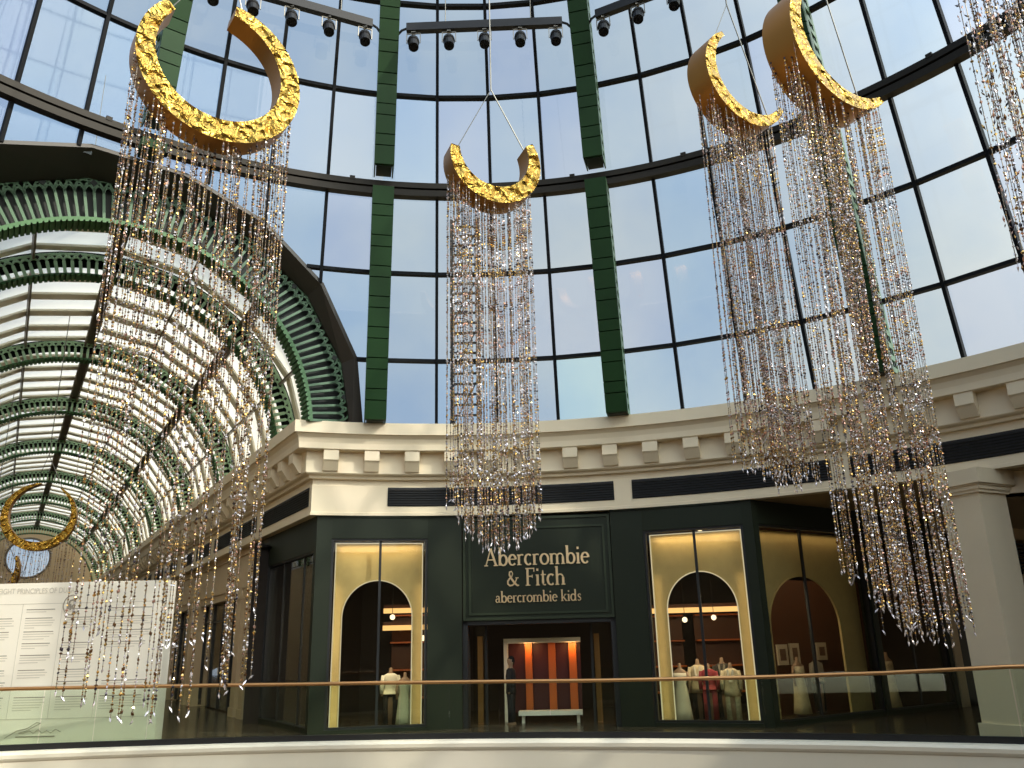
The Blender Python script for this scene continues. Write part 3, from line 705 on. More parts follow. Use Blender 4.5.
GL = {
 'A': (.86, [[(.06, .02, .065), (.40, .96, .065)], [(.38, .96, .13), (.74, .02, .13)], [(.19, .34, .06), (.60, .34, .06)], ser(-.04, .2, .025), ser(.58, .88, .025)]),
 'b': (.68, [stem(.13, .02, 1.0), ser(.02, .13, .97), ell(.36, .30, .23, .28, 0, 360, TK, TN)]),
 'd': (.70, [stem(.53, .02, 1.0), ser(.42, .53, .97), ser(.53, .66, .025), ell(.30, .30, .23, .28, 0, 360, TK, TN)]),
 'e': (.58, [ell(.29, .30, .22, .28, 5, 318, TK, TN), [(.1, .34, .05), (.5, .34, .05)]]),
 'c': (.54, [ell(.29, .30, .22, .28, 48, 312, TK, TN)]),
 'o': (.64, [ell(.32, .30, .25, .28, 0, 360, TK, TN)]),
 'r': (.48, [stem(.14, .02, .58), ser(.02, .14, .56), ser(.02, .30, .025), ell(.32, .42, .17, .15, 170, 50, .07, .07, 8)]),
 'm': (1.06, [stem(.14, .02, .58), ser(.02, .14, .56), ser(.02, .27, .025), ell(.335, .38, .19, .19, 170, 10, .09, .06, 10), stem(.52, .02, .40), ser(.40, .65, .025), ell(.715, .38, .19, .19, 170, 10, .09, .06, 10), stem(.90, .02, .40), ser(.78, 1.04, .025)]),
 'i': (.32, [stem(.15, .02, .58), ser(.03, .15, .56), ser(.03, .28, .025), [(.15, .78, .13), (.15, .9, .13)]]),
 'F': (.70, [stem(.20, .02, .95, .14), [(.06, .925, .055), (.64, .925, .055)], [(.62, .95, .05), (.62, .74, .05)], [(.2, .50, .055), (.50, .50, .055)], [(.5, .58, .05), (.5, .42, .05)], ser(.06, .36, .025)]),
 't': (.42, [[(.18, .80, .06), (.18, .60, .12), (.18, .12, TK)], ell(.29, .13, .11, .11, 180, 310, .08, .06, 8), [(.04, .57, .05), (.38, .57, .05)]]),
 'h': (.70, [stem(.14, .02, 1.0), ser(.02, .14, .97), ser(.02, .27, .025), ell(.345, .38, .20, .19, 170, 10, .09, .06, 10), stem(.54, .02, .40), ser(.42, .67, .025)]),
 'k': (.68, [stem(.14, .02, 1.0), ser(.02, .14, .97), ser(.02, .27, .025), [(.2, .26, .06), (.5, .56, .06)], ser(.38, .6, .57), [(.28, .34, .12), (.56, .03, .12)], ser(.46, .68, .025)]),
 'a': (.60, [[(.12, .47, .08), (.2, .56, .06), (.3, .58, .06), (.40, .52, .10), (.42, .40, .12), (.42, .12, .12), (.47, .04, .07), (.57, .05, .04)], ell(.24, .18, .15, .15, 60, 300, .11, .06, 12), [(.30, .33, .05), (.42, .36, .06)], [(.31, .05, .05), (.42, .13, .06)]]),
 's': (.48, [[(.40, .46, .06), (.36, .55, .06), (.23, .58, .065), (.12, .50, .09), (.14, .39, .11), (.25, .31, .12), (.36, .24, .11), (.39, .13, .09), (.28, .03, .065), (.16, .02, .06), (.08, .12, .06)]]),
 '&': (.86, [[(.80, .44, .05), (.60, .44, .05)], [(.70, .44, .06), (.58, .2, .07), (.40, .05, .08), (.22, .03, .09), (.10, .12, .1), (.09, .26, .11), (.2, .40, .09), (.36, .52, .06), (.42, .68, .06), (.34, .80, .06), (.22, .76, .08), (.2, .62, .1), (.32, .42, .12), (.56, .14, .13), (.72, .03, .09), (.82, .04, .06)]]),
 ' ': (.34, []),
}
def text_line(f, txt, uc, zbase, size, v, parent, name, mt, squeeze=1.0):
    wid = sum(GL[c][0] for c in txt) * size * squeeze; u = uc - wid / 2; m = MB()
    for c in txt:
        adv, strokes = GL[c]
        for k, st in enumerate(strokes):
            lf, rgx = [], []
            for i, (x, y, w_) in enumerate(st):
                a = st[max(i - 1, 0)]; b = st[min(i + 1, len(st) - 1)]; dx, dy = b[0] - a[0], b[1] - a[1]
                if i == 0 and abs(st[0][0] - st[-1][0]) + abs(st[0][1] - st[-1][1]) < 1e-6: a2 = st[-2]; dx, dy = b[0] - a2[0], b[1] - a2[1]
                if i == len(st) - 1 and abs(st[0][0] - st[-1][0]) + abs(st[0][1] - st[-1][1]) < 1e-6: b2 = st[1]; dx, dy = b2[0] - a[0], b2[1] - a[1]
                l = math.hypot(dx, dy) or 1; nx, ny = -dy / l * w_ / 2, dx / l * w_ / 2
                lf.append((x + nx, y + ny)); rgx.append((x - nx, y - ny))
            e = .002 * k
            Q = lambda p, vv: f.P(u + p[0] * size * squeeze, vv, zbase + p[1] * size)
            for i in range(len(lf) - 1):
                m.hexa([Q(lf[i], v - .03 - e), Q(rgx[i], v - .03 - e), Q(rgx[i + 1], v - .03 - e), Q(lf[i + 1], v - .03 - e), Q(lf[i], v), Q(rgx[i], v), Q(rgx[i + 1], v), Q(lf[i + 1], v)])
        u += adv * size * squeeze
    return m.build(name, mt, parent)
UC = 1.86
text_line(fD, 'Abercrombie', UC - .02, 3.57, .44, .06, sg, 'lettering', 'gold_text', .84)
text_line(fD, '& Fitch', UC - .06, 3.08, .44, .06, sg, 'lettering', 'gold_text', .84)
text_line(fD, 'abercrombie kids', UC - .02, 2.70, .27, .06, sg, 'lettering', 'gold_text', .84)

# ------------------------------------------------------------------ mannequins (headless, on stands)
def ering(cx, cy, z, rx, ry, rot, n=14):
    cr_, sr = math.cos(rot), math.sin(rot); o = []
    for k in range(n):
        a = 2 * math.pi * k / n; x, y = rx * math.cos(a), ry * math.sin(a); o.append((cx + x * cr_ - y * sr, cy + x * sr + y * cr_, z))
    return o
def mannequin(p, rot, hh, top, bottom, style, label, group=None, skin='skin'):
    k = hh / 1.5; x, y, z0 = p
    t = thing('mannequin', label, 'mannequin', p, group)
    S = lambda z, rx, ry, dx=0: ering(x + dx * math.cos(rot) * k, y + dx * math.sin(rot) * k, z0 + z * k, rx * k, ry * k, rot)
    m = MB(); m.loft([S(.02, .09, .09), S(.5, .14, .11), S(.78, .17, .12), S(.95, .125, .10), S(1.15, .17, .11), S(1.28, .175, .09), S(1.33, .09, .06), S(1.37, .05, .05), S(1.46, .045, .045), S(1.48, .03, .03)])
    m.build('body', skin, t, True)
    m = MB(); m.loft([S(0, .16, .16), S(.02, .16, .16)]); m.build('stand', 'black', t)
    arms = [(-1, [(-.18, 1.26), (-.235, 1.0), (-.225, .76)]), (1, [(.18, 1.26), (.235, 1.0), (.225, .76)])]
    def A(dx, z, f=0): return Vector((x + (dx * math.cos(rot) + f * math.sin(rot)) * k, y + (dx * math.sin(rot) - f * math.cos(rot)) * k, z0 + z * k))
    for s_, ar in arms:
        m = MB(); m.tube([A(ar[0][0], ar[0][1]), A(ar[1][0], ar[1][1]), A(ar[2][0], ar[2][1], .05)], [.045 * k, .036 * k, .026 * k], 8); m.build('arm', skin, t, True)
    if style == 'dress':
        m = MB(); m.loft([S(.06, .27, .22), S(.3, .235, .19), S(.62, .20, .155), S(.8, .19, .14), S(.96, .145, .12), S(1.12, .19, .13), S(1.24, .185, .115)]); m.build('dress', top, t, True)
    else:
        m = MB()
        for s_ in (-1, 1):
            m.loft([S(.05, .095, .095, s_ * .10), S(.42, .095, .10, s_ * .095), S(.8, .11, .12, s_ * .085)])
        m.loft([S(.74, .19, .135), S(.92, .15, .12)]); m.build('trousers', bottom, t, True)
        lo = .66 if style == 'jacket' else .82
        m = MB(); m.loft([S(lo, .225, .16), S(.8, .20, .15), S(.97, .165, .13), S(1.14, .205, .135), S(1.27, .215, .11), S(1.335, .10, .07)]); m.build('jacket' if style == 'jacket' else 'shirt', top, t, True)
        for s_, ar in arms:
            m = MB(); m.tube([A(ar[0][0], ar[0][1] + .02), A(ar[1][0], ar[1][1]), A(ar[2][0], ar[2][1] + .06, .045)], [.068 * k, .058 * k, .05 * k], 9); m.build('sleeve', top, t, True)
        if style == 'jacket':
            m = MB()
            for s_ in (-1, 1): m.bar(A(s_ * .02, 1.0, .145), A(s_ * .07, 1.31, .10), .05 * k, .02 * k, (0, -1, 0))
            m.build('lapel', 'cl_white' if top != 'cl_dark' else 'cl_grey', t)
    return t
M['cl_white'] = mat('cloth_white', lin(224, 212, 186), .8); M['cl_cream'] = mat('cloth_cream_pattern', lin(206, 186, 148), .8, noise_amt=.35, noise_scale=14)
M['cl_red'] = mat('cloth_dark_red', lin(140, 44, 48), .8); M['cl_dark'] = mat('cloth_charcoal', lin(58, 54, 46), .85); M['cl_black'] = mat('cloth_black', lin(20, 19, 18), .85); M['cl_grey'] = mat('cloth_grey', lin(150, 140, 120), .8)
M['cl_spot'] = mat('cloth_beige_spotted', lin(176, 166, 132), .8, noise_amt=.6, noise_scale=20); M['cl_sage'] = mat('cloth_pale_sage', lin(196, 198, 168), .8); M['cl_pink'] = mat('cloth_rose', lin(200, 130, 110), .8)
rF = math.atan2(fR.t.y, fR.t.x); rE = math.atan2(fE.t.y, fE.t.x); rL = math.atan2(fL.t.y, fL.t.x)
def mq(f, u, v, rot, *a, **k): return mannequin(tuple(f.P(u, v, -.08)), rot, *a, **k)
mq(fR, .52, .62, rF, 1.32, 'cl_white', None, 'dress', 'mannequin in a long strapless white dress, leftmost of five in the right window')
mq(fR, .84, 1.3, rF, 1.40, 'cl_cream', 'cl_black', 'jacket', 'mannequin in a cream patterned jacket and dark trousers beside the white dress')
mq(fR, 1.13, .95, rF, 1.30, 'cl_red', 'cl_red', 'shirt', 'mannequin dressed all in dark red behind the window mullion')
mq(fR, 1.38, 1.6, rF, 1.42, 'cl_dark', 'cl_black', 'jacket', 'mannequin in a charcoal jacket between the red outfit and the spotted trousers')
mq(fR, 1.68, .6, rF, 1.32, 'cl_cream', 'cl_spot', 'jacket', 'mannequin in a cream jacket and spotted beige trousers, rightmost of the five')
mq(fL, 1.52, 1.15, rL, 1.36, 'cl_white', 'cl_black', 'shirt', 'mannequin in a white shirt and dark trousers in the left window')
mq(fL, 1.84, .6, rL, 1.25, 'cl_sage', None, 'dress', 'mannequin in a long pale sage dress in the left window')
mq(fE, 2.5, 1.2, rE, 1.38, 'cl_cream', None, 'dress', 'mannequin in a patterned cream dress in the angled window, under two framed pictures')
mq(fE, 3.6, 1.5, rE, 1.38, 'cl_grey', 'cl_black', 'shirt', 'mannequin in a grey shirt and black trousers in the angled window')
mq(fE, 4.55, 1.0, rE, 1.40, 'cl_grey', None, 'dress', 'mannequin in a dull grey dress at the far jamb of the arched angled window')
mq(fE, 5.6, .8, rE, 1.42, 'cl_cream', None, 'dress', 'mannequin in a beige dress in the last angled window before the pillar')
for f, u, v in ((fR, 1.2, .55), (fL, 1.2, .55)):
    area('mannequin_fill_light', f.P(u, .42, 2.95), f.P(u, .95, .8), 1.0, .1, 55, (1, .84, .6))  # area light added to brighten the mannequins, has no fixture
    for uu in (.2, 2.15): area('window_side_light', f.P(uu, .2, 1.6), f.P(uu, .36, 1.6), .1, 3.2, 1.6, (1, .79, .48))
area('mannequin_fill_light', fE.P(3.6, .6, 3.9), fE.P(3.6, 1.2, .9), 3, .2, 16, (1, .8, .55))

# a dark-clothed person standing in the entrance
def person(p, rot):
    x, y, z0 = p
    t = thing('person', 'person in black clothes standing in the dark entrance, seen in side view', 'person', p)
    S = lambda z, rx, ry, dx=0, dy=0: ering(x + dx, y + dy, z0 + z, rx, ry, rot, 12)
    m = MB()
    m.loft([S(.78, .15, .11), S(.92, .13, .10), S(1.1, .155, .11), S(1.24, .16, .09), S(1.29, .06, .055), S(1.34, .048, .05), S(1.37, .06, .07), S(1.42, .07, .085), S(1.48, .07, .09), S(1.54, .045, .06), S(1.56, .015, .02)])
    for s_ in (-1, 1):
        dx, dy = s_ * .075 * math.cos(rot), s_ * .075 * math.sin(rot)
        m.loft([S(0, .05, .10, dx, dy - .03), S(.06, .045, .06, dx, dy), S(.40, .055, .06, dx, dy), S(.82, .08, .09, dx, dy)])
        ax, ay = s_ * .19 * math.cos(rot), s_ * .19 * math.sin(rot)
        m.tube([(x + ax * .85, y + ay * .85, z0 + 1.21), (x + ax * 1.05, y + ay * 1.05, z0 + .95), (x + ax, y + ay - .06, z0 + .70)], [.045, .036, .026], 8)
    m.build('body', 'skin', t, True)
    m = MB(); m.loft([S(.70, .17, .125), S(.92, .15, .115), S(1.1, .172, .125), S(1.24, .178, .10), S(1.285, .075, .065)]); m.build('top', 'cl_black', t, True)
    m = MB()
    for s_ in (-1, 1):
        dx, dy = s_ * .075 * math.cos(rot), s_ * .075 * math.sin(rot)
        m.loft([S(.05, .065, .07, dx, dy), S(.42, .07, .075, dx, dy), S(.84, .095, .105, dx, dy)])
    m.build('trousers', 'cl_black', t, True)
    m = MB()
    for s_ in (-1, 1):
        ax, ay = s_ * .19 * math.cos(rot), s_ * .19 * math.sin(rot)
        m.tube([(x + ax * .85, y + ay * .85, z0 + 1.22), (x + ax * 1.05, y + ay * 1.05, z0 + .95), (x + ax, y + ay - .05, z0 + .74)], [.058, .05, .042], 8)
    m.build('sleeves', 'cl_black', t, True)
    m = MB(); m.loft([S(1.36, .066, .05, .03, .02), S(1.44, .078, .09, .018, .01), S(1.52, .072, .085, .012, .005), S(1.575, .03, .04, .01, 0)]); m.build('hair', 'cl_black', t, True)
person(tuple(fD.P(1.05, 1.0, -.1)), R(75))

# ------------------------------------------------------------------ arcade shopfronts on the left
mb = MB(); fA = fW; U = lambda t: LW - t          # t metres from the corner along the arcade
def ab(t0, t1, v0, v1, z0, z1, mi=0): fA.box(mb, U(t1), U(t0), v0, v1, z0, z1, mi)
ab(5.9, 62, .05, .5, 3.6, 4.84); ab(5.9, 62, .0, .5, 3.35, 3.6); ab(5.9, 62, -.05, .05, 3.58, 3.66); ab(5.9, 62, -.02, .05, 4.6, 4.66)
pil = [5.95, 7.0, 13.6, 15.0, 19.4, 21.2, 25.4]
for t in pil: ab(t, t + .55, -.05, .45, -.1, 3.6); ab(t - .04, t + .59, -.08, .45, 3.25, 3.38); ab(t - .04, t + .59, -.08, .45, -.1, .15)
for t in (6.5, 14.1, 19.95): ab(t, t + 1.1, .1, .5, -.1, 3.4)
struct(mb.build('wall_right', 'cream2'), 'beige arcade wall with pilasters beyond the corner shop')
mb = MB(); fA.box(mb, U(62), U(5.9), 1.6, 1.7, -.1, 4); struct(mb.build('wall_inside', 'dark_in'))
for i, (t0, t1) in enumerate(((7.55, 13.6), (15.55, 19.4), (21.75, 25.4))):
    g = MB(); fA.box(g, U(t1), U(t0), .25, .265, -.05, 3.35)
    w = struct(g.build('window_%d' % (19 + i), 'sg'), 'arcade shop window between beige pilasters')
    n = 4
    for q in range(n + 1):
        t = t0 + (t1 - t0) * q / n; m = MB(); fA.box(m, U(t) - .04, U(t) + .04, .2, .31, -.05, 3.35); m.build('mullion', 'black', w)
    m = MB(); fA.box(m, U(t1), U(t0), .2, .31, 2.72, 2.78); m.build('transom', 'black', w)
    m = MB(); fA.box(m, U(t1 - .2), U(t0 + .2), .9, .98, .3, 2.6); m.build('display_panel', 'brown', w)
area('arcade_shop_light', fA.P(U(10), .9, 3.2), fA.P(U(10), .9, 0), 4, .4, 12, (1, .72, .45))
m = MB(); fW.box(m, U(4.85), U(4.72), -.07, -.03, .1, 2.2); tag(m.build('light_strip', 'cove'), 'thin upright orange light strip at the edge of the arcade-side shop window', 'light')

# ------------------------------------------------------------------ pillar, beam and wall on the right
pil_a = Vector((math.sin(R(62)), math.cos(R(62)), 0)); pil_b = Vector((-pil_a.y, pil_a.x, 0))   # b points away to the upper left
ar = Vector((9.05, 16.08, 0))    # nearest arris
def prect(m, e, z0, z1):
    p = [ar - pil_a * e - pil_b * e, ar + pil_a * (.86 + e) - pil_b * e, ar + pil_a * (.86 + e) + pil_b * (.80 + e), ar - pil_a * e + pil_b * (.80 + e)]
    m.prism([q + Vector((0, 0, z0)) for q in p], Vector((0, 0, z1 - z0)))
m = MB(); prect(m, 0, -.1, 4.36); prect(m, .05, 4.36, 4.42); prect(m, .08, 4.42, 4.5); prect(m, .11, 4.5, 4.53); prect(m, .15, 4.53, 4.82); prect(m, .05, -.1, .12)
struct(m.build('pillar', 'cream'), 'square cream pillar with a stepped capital carrying the cornice')
dB = Vector((math.sin(R(112)), math.cos(R(112)), 0)); fB = Facet(ar + pil_a * .7 + pil_b * .3, ar + pil_a * .7 + pil_b * .3 + dB * 8)
m = MB(); fB.box(m, 0, 8, 0, .5, 4.38, 4.82); fB.box(m, 0, 8, -.06, .5, 4.38, 4.44); struct(m.build('trim_5', 'cream'), 'cream beam running right from the pillar capital')
mb = MB(); fE.box(mb, 7.4, 24, 0, .3, 4.5, 4.82); fE.box(mb, 7.4, 24, .25, .3, -.1, 4.6, 1)
for u in (7.4, 9.4, 12.6, 15.8, 19): fE.box(mb, u, u + .35, -.05, .3, -.1, 4.5)
for j in range(8): fE.box(mb, 10, 24, -.02, .1, 3.55 + j * .11, 3.60 + j * .11, 1)
fE.box(mb, 9.4, 24, -.06, .2, 3.2, 3.42)
struct(mb.build('wall_back', ['cream2', 'black']), 'dark louvred shopfront wall behind the cream pillar')
sb = thing('menu_board', 'small black lettered board on the wall at the right edge behind the pillar', 'sign', fE.P(11.3, -.1, 2.4))
m = MB(); fE.box(m, 10.7, 12.0, -.14, -.06, 2.35, 3.15); m.build('board', 'black', sb)
m = MB()
for j in range(6): fE.box(m, 10.82, 11.85 - .12 * (j % 3), -.15, -.14, 2.45 + j * .11, 2.475 + j * .11)
m.build('printed_lines', 'slat', sb)

pR = pol(14.5, 104, 0); fRt = Facet(pR + d56 * 34, pR)
m = MB(); fRt.box(m, 0, fRt.len, 0, .3, -.1, 4.82); struct(m.build('wall_right', 'cream2'), 'wall on the far side of the right-hand walkway')
fEnd = Facet(fE.P(24, 0, 0), pR + d56 * 30); m = MB(); fEnd.box(m, -2, fEnd.len + 2, 0, .3, -.1, 4.82); struct(m.build('wall_end', 'cream2'), 'end wall of the right-hand walkway')
# ------------------------------------------------------------------ information board at the left
fS = Facet(Vector((-13.4, 16.95, 0)), Vector((-6.98, 17.0, 0))); BL = fS.len
bd = thing('information_board', 'large white printed board standing behind the railing under the hanging beads', 'board', fS.P(BL / 2, .2, -.1))
m = MB(); fS.box(m, 0, BL, 0, .35, -.1, 3.13); m.build('panel', 'board', bd)
def px2u(x): return (x - 172) / 172 * 3.56 + BL     # helper in metres along the board: 172 units of width
def bz(y): return 3.13 - (y - 581) * 3.03 / 164
m = MB(); ik = MB()
for y in (603, 719): fS.box(m, .1, px2u(166), -.004, 0, bz(y) - .006, bz(y) + .006)
for x in (33, 71, 112): fS.box(m, px2u(x) - .005, px2u(x) + .005, -.004, 0, bz(719), bz(603))
m.build('ruled_lines', 'ink', bd)
m = MB(); rr_ = random.Random(3)
for ci, (x0, x1) in enumerate(((-40, -9), (-5, 27), (37, 66), (76, 106), (117, 160))):
    for (y0, n) in ((609, 2), (618, 5), (632, 4), (644, 3), (656, 4), (671, 4), (683, 4), (698, 6)):
        if (ci + y0) % 5 == 0 and n < 5: continue
        for q in range(n):
            z = bz(y0 + q * 2.5); w_ = (px2u(x1) - px2u(x0)) * (rr_.uniform(.86, 1) if q < n - 1 else rr_.uniform(.3, .8))
            fS.box(m, px2u(x0), px2u(x0) + w_, -.003, 0, z - .008, z + .008, 1 if q == 0 else 0)
m.build('text_rows', ['ink', 'inkd'], bd)
cu = bpy.data.curves.new('title', 'FONT'); cu.body = 'THE EIGHT PRINCIPLES OF DUBAI'; cu.size = .15; cu.extrude = .002; cu.align_x = 'LEFT'
to = bpy.data.objects.new('title_text', cu); col.objects.link(to); cu.materials.append(M['ink'])
to.matrix_world = Matrix(((fS.t.x, 0, -fS.n.x, 0), (fS.t.y, 0, -fS.n.y, 0), (0, 1, 0, 0), (0, 0, 0, 1))); to.location = fS.P(px2u(-5), -.006, bz(592)); to.scale = (.80, 1, 1)
bpy.context.view_layer.update(); mwt = to.matrix_world.copy(); tme = bpy.data.meshes.new_from_object(to.evaluated_get(bpy.context.evaluated_depsgraph_get()))
bpy.data.objects.remove(to); to = bpy.data.objects.new('title_text', tme); col.objects.link(to); to.matrix_world = mwt; attach(to, bd)
m = MB(); cxe, cze = px2u(80), bz(605); pts = [fS.P(cxe + .17 * math.cos(2 * math.pi * i / 28), -.006, cze + .19 * math.sin(2 * math.pi * i / 28)) for i in range(29)]
m.tube(pts, .010, 5)
for a, b, c_, d_ in ((-.07, -.08, -.05, .08), (-.05, .08, .03, .10), (.03, .10, .06, .02), (.06, .02, 0, -.03), (0, -.03, .05, -.10), (-.03, .02, -.02, -.1)):
    m.bar(fS.P(cxe + a, -.006, cze + b), fS.P(cxe + c_, -.006, cze + d_), .035, .01, fS.n)
m.build('emblem', 'inkd', bd)
m = MB(); sig = [(34, 737), (44, 732), (54, 728), (62, 724), (66, 723), (60, 728), (52, 731), (46, 734), (50, 733), (56, 732), (60, 733), (64, 731), (68, 733), (72, 732), (76, 733), (80, 731), (85, 732)]
m.tube([fS.P(px2u(x), -.006, bz(y) + (.03 if i % 2 else 0)) for i, (x, y) in enumerate(sig)], .005, 4)
m.bar(fS.P(px2u(44), -.005, bz(736)), fS.P(px2u(80), -.005, bz(736)), .02, .006, fS.n); m.build('signature', 'inkd', bd)

# ------------------------------------------------------------------ spotlight bars
def zat(az): return 16.3
for bi, a0 in enumerate((BAY0 - BAY, BAY0, BAY0 + BAY)):
    p, q = pol(10.5, a0 + 2.3, 16.27), pol(10.5, a0 + BAY - 2.3, 16.27)
    lb = thing('light_bar', ['black lighting bar above the largest gold crescent', 'black lighting bar above the middle gold crescent', 'black lighting bar above the smaller crescent on the right'][bi], 'lighting bar', (p + q) / 2)
    m = MB(); m.bar(p, q, .16, .22); m.build('beam', 'spot', lb)
    for e, s_, an in ((p, -1, a0), (q, 1, a0 + BAY)):
        m = MB(); w_ = pol(10.75, an, 16.0); d = (q - p).normalized() * s_
        m.tube([e, e + d * .12 + Vector((0, 0, -.05)), e + (w_ - e) * .7 + Vector((0, 0, .0)), w_], .03, 6); m.build('curved_bracket', 'spot', lb)
    for fr_ in (.25, .8):
        c_ = p.lerp(q, fr_); m = MB(); m.tube([c_, c_ + Vector((0, 0, 4))], .012, 5); m.build('hanger_wire', 'steel', lb)
    for i in range(5):
        c_ = p.lerp(q, .045 + .228 * i); 
        t = thing('spotlight', 'black spotlight, %s under the lighting bar above the %s' % (['first from the left', 'second from the left', 'middle one', 'second from the right', 'first from the right'][i], ['largest gold crescent', 'middle gold crescent', 'smaller right crescent'][bi]), 'spotlight', c_ + Vector((0, 0, -.11)), 'spotlights under the lighting bars')
        dirv = (Vector((0, 6, 4)) - c_); dirv.z = -9; dirv.normalize(); dirv = (dirv + Vector((0, 0, -1.2))).normalized()
        b = c_ + Vector((0, 0, -.44)); ee = (q - p).normalized()
        m = MB(); m.tube([b - dirv * .15, b - dirv * .14, b - dirv * .04, b - dirv * .02, b + dirv * .14, b + dirv * .2], [.06, .14, .15, .125, .125, .125], 14); m.build('lamp_housing', 'spot', t, False)
        m = MB(); m.tube([b + dirv * .195, b + dirv * .206], [.115, .115], 14); m.build('lens', 'lens', t)
        m = MB()
        m.bar(c_ + Vector((0, 0, -.11)), c_ + Vector((0, 0, -.15)), .1, .1); m.bar(c_ + Vector((0, 0, -.16)) - ee * .17, c_ + Vector((0, 0, -.16)) + ee * .17, .03, .025)
        for s_ in (-1, 1): m.bar(c_ + Vector((0, 0, -.16)) + ee * .165 * s_, b + ee * .165 * s_, .03, .02, ee)
        m.build('yoke', 'steel', t)

# ------------------------------------------------------------------ bead strands
def strand_mesh(L_, seed, size=1.0, pal=None, leafy=0., drop=True):
    r_ = random.Random(seed); m = MB(); z = 0
    pal = pal or [0, 0, 0, 1, 1, 1, 2, 2, 3, 4]
    m.tube([(0, 0, 0), (0, 0, -L_)],   .0045 * size, 3, 5, False)
    def octa(c, rx, rz, ax, mi):
        rot = Matrix.Rotation(ax, 3, 'Z') @ Matrix.Rotation(r_.uniform(-.9, .9), 3, 'X')
        vs = [Vector(c) + rot @ Vector(v) for v in ((rx, 0, 0), (0, rx, 0), (-rx, 0, 0), (0, -rx, 0), (0, 0, rz), (0, 0, -rz))]
        m.add(vs, [(0, 1, 4), (1, 2, 4), (2, 3, 4), (3, 0, 4), (1, 0, 5), (2, 1, 5), (3, 2, 5), (0, 3, 5)], mi)
    while z > -L_ + .05:
        sz = r_.choice([.008, .010, .011, .013, .016, .021]) * size
        if leafy and r_.random() < leafy:
            a = r_.uniform(0, 6.28); octa((.03 * size * math.cos(a), .03 * size * math.sin(a), z), sz * .6, sz * 1.8, a, r_.choice(pal))
        else: octa((0, 0, z), sz, sz * r_.choice([.8, 1.0, 1.4]), r_.uniform(0, 6.28), r_.choice(pal))
        z -= sz * 1.4 + r_.uniform(.004, .03) * size
    if drop: octa((0, 0, -L_), .013 * size, .042 * size, 0, 1)
    me = bpy.data.meshes.new('bead_strand'); me.from_pydata(m.v, [], m.f)
    for k in ('gold_r', 'bead_s', 'bead_p', 'bead_b', 'bead_k', 'thread'): me.materials.append(M[k])
    me.polygons.foreach_set('material_index', m.m); me.update(); return me

def crescent(label, cpos, rad, beta, rho, thm, tmax, tmin, depth, nstr, lenf, size=1.0, leafy=0., pal=None, cables=True, group='gold crescent chandeliers with bead strands', seed=1, thspan=1.0, cable_z=21, cat='chandelier', xlim=(-1.0, 1.0)):
    cpos = Vector(cpos); r_ = random.Random(seed)
    t = thing('crescent_chandelier', label, cat, cpos, group)
    w = Vector((math.sin(R(beta)), -math.cos(R(beta)), 0)); h = Vector((math.cos(R(beta)), math.sin(R(beta)), 0)); v = Vector((0, 0, 1))
    def D(th): a = th + rho; return h * math.sin(R(a)) - v * math.cos(R(a))
    def thick(th): x = abs(th) / thm; return tmin + (tmax - tmin) * math.cos(x * math.pi / 2) ** .8
    n, k = 72, 5
    ths = [-thm + 2 * thm * i / n for i in range(n + 1)]
    # hammered front face with real dents
    m = MB(); g = []
    for th in ths:
        row = []
        for j in range(k + 1):
            rr = rad - thick(th) * j / k; p = cpos + D(th) * rr + w * (depth / 2)
            dn = noise.noise(p * 6.0) * .012 if 0 < j < k else 0
            row.append(p + w * dn)
        g.append(row)
    for i in range(n):
        for j in range(k): m.quad(g[i][j], g[i][j + 1], g[i + 1][j + 1], g[i + 1][j])
    m.build('hammered_face', 'hammer', t, True)
    m = MB(); rg = []
    for th in ths: rg.append([cpos + D(th) * rad + w * depth / 2, cpos + D(th) * rad - w * depth / 2, cpos + D(th) * (rad - thick(th)) - w * depth / 2, cpos + D(th) * (rad - thick(th)) + w * depth / 2])
    fs = []
    m.loft([[q[0], q[1], q[2], q[3]] for q in rg], 0, True, True)
    # drop the face that would sit under the hammered front
    m.f = [f for f in m.f if not (len(f) == 4 and {x % 4 for x in f} == {0, 3})]; m.m = [0] * len(m.f)
    m.build('side_band', 'gold_s', t)
    if cables:
        tips = [cpos + D(th * .92) * (rad - .1 * rad) for th in (-thm, thm)]
        apex = cpos + Vector((0, 0, rad * 1.9))
        for i, p in enumerate(tips):
            m = MB(); m.tube([p, apex], .012 if i else .008, 5); m.build('suspension_cable', 'steel', t)
        m = MB(); m.tube([apex, Vector((apex.x, apex.y, cable_z))], .014, 5); m.build('suspension_cable', 'steel', t)
    # strands hang from the lower half of the outer rim, in rows across its depth
    cache = {}
    for i in range(nstr):
        th = None
        for _ in range(60):
            xx = xlim[0] + (xlim[1] - xlim[0]) * (i + r_.uniform(.1, .9)) / nstr; c_ = math.degrees(math.asin(max(-1, min(1, xx)))) - rho
            if abs(c_) <= thm * thspan: th = c_; break
        if th is None: continue
        # even spread along x rather than along the rim
        dpt = r_.choice([-.42, -.2, 0, .2, .42]) * depth
        p = cpos + D(th) * rad + w * dpt
        Ln = lenf(D(th).dot(h), dpt / depth, r_, p.z)
        if Ln < .3: continue
        q = round(Ln / .3) * .3; key = (q, r_.randrange(2))
        if key not in cache: cache[key] = strand_mesh(q, hash(key) % 9999 + seed, size, pal, leafy)
        o = bpy.data.objects.new('bead_strand', cache[key]); col.objects.link(o); o.location = p; o.rotation_euler = (r_.uniform(-.006, .006), r_.uniform(-.006, .006), r_.uniform(0, 6.28)); o.scale = (1, 1, Ln / q)
        attach(o, t)
    return t
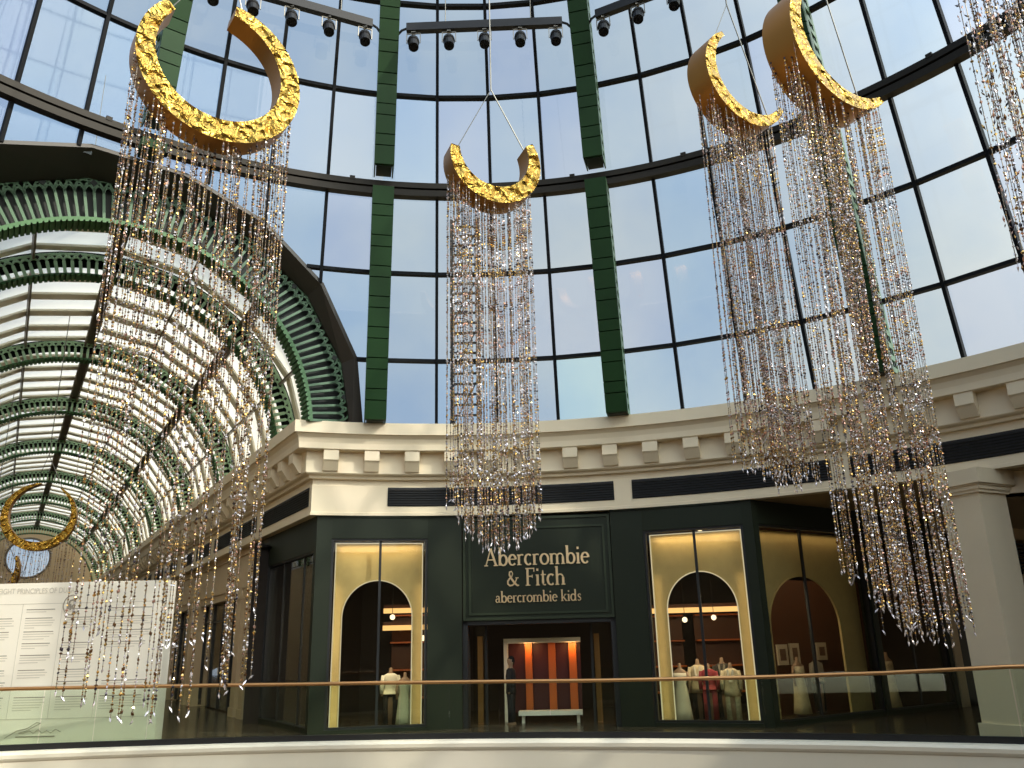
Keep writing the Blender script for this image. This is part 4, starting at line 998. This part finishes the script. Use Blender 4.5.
# lenf(x, d, rnd, ztop): x = sideways place on the rim (-1..1)
def L_left(x, d, r_, z):
    e = r_.choice([.9, 1.0, 1.1, 1.4, 1.8]) if r_.random() < .55 else r_.uniform(3.0, 6.2)
    return z - (e + .5 * x * x)
def L_mid(x, d, r_, z): return z - (3.05 + .75 * abs(x) ** 2.2 + r_.uniform(-.05, .22))
def L_r1(x, d, r_, z): return z - (3.8 + .45 * abs(x - .05) ** 2 + r_.uniform(-.06, .2))
def L_r2(x, d, r_, z): return z - (1.62 + .75 * abs(x - .15) ** 2 + r_.uniform(-.06, .3))
crescent('largest gold crescent, almost a closed ring, hung upper left with long sparse bead strands', (-4.55, 11, 10.45), 1.27, 36, 20, 154, .36, .19, .42, 84, L_left, seed=11, size=1.12, pal=[0, 0, 0, 3, 3, 3, 2, 1, 1, 4])
crescent('small gold crescent hung alone above the shop sign, its beads falling to the lettering', (-.25, 12.5, 9.64), .82, 22, 12, 112, .30, .15, .42, 90, L_mid, seed=22, xlim=(-.95, .86))
crescent('smaller gold crescent of the pair on the right, tilted, with a narrow bead curtain', (3.98, 12, 10.78), .90, 30, -42, 108, .27, .08, .46, 84, L_r1, seed=33, xlim=(-.9, .62))
crescent('larger gold crescent of the pair on the right, tilted, with the thickest bead curtain', (5.15, 11, 10.56), 1.13, 30, -48, 94, .30, .10, .56, 99, L_r2, seed=44, xlim=(-.96, .64))
crescent('bead strands of a crescent hung out of frame, crossing the upper right corner', (6.12, 8.1, 11.2), .9, 30, 0, 100, .34, .1, .5, 46, lambda x, d, r_, z: z - (4.6 + r_.uniform(0, 1.2)), size=1.25, leafy=.45, seed=55, cables=False, pal=[0, 0, 1, 1, 1, 2, 2, 3, 4])
crescent('distant gold ring crescent hanging inside the vault above the white board', (-13.91, 24.12, 5.62), .98, 20, -12, 164, .24, .03, .3, 30, lambda x, d, r_, z: r_.uniform(1.0, 2.6), seed=66)
crescent('farthest gold crescent, low in the vault at the left edge', (-19.5, 30.8, 4.75), 1.15, 20, 0, 120, .30, .06, .4, 30, lambda x, d, r_, z: r_.uniform(1.0, 2.6), seed=77)
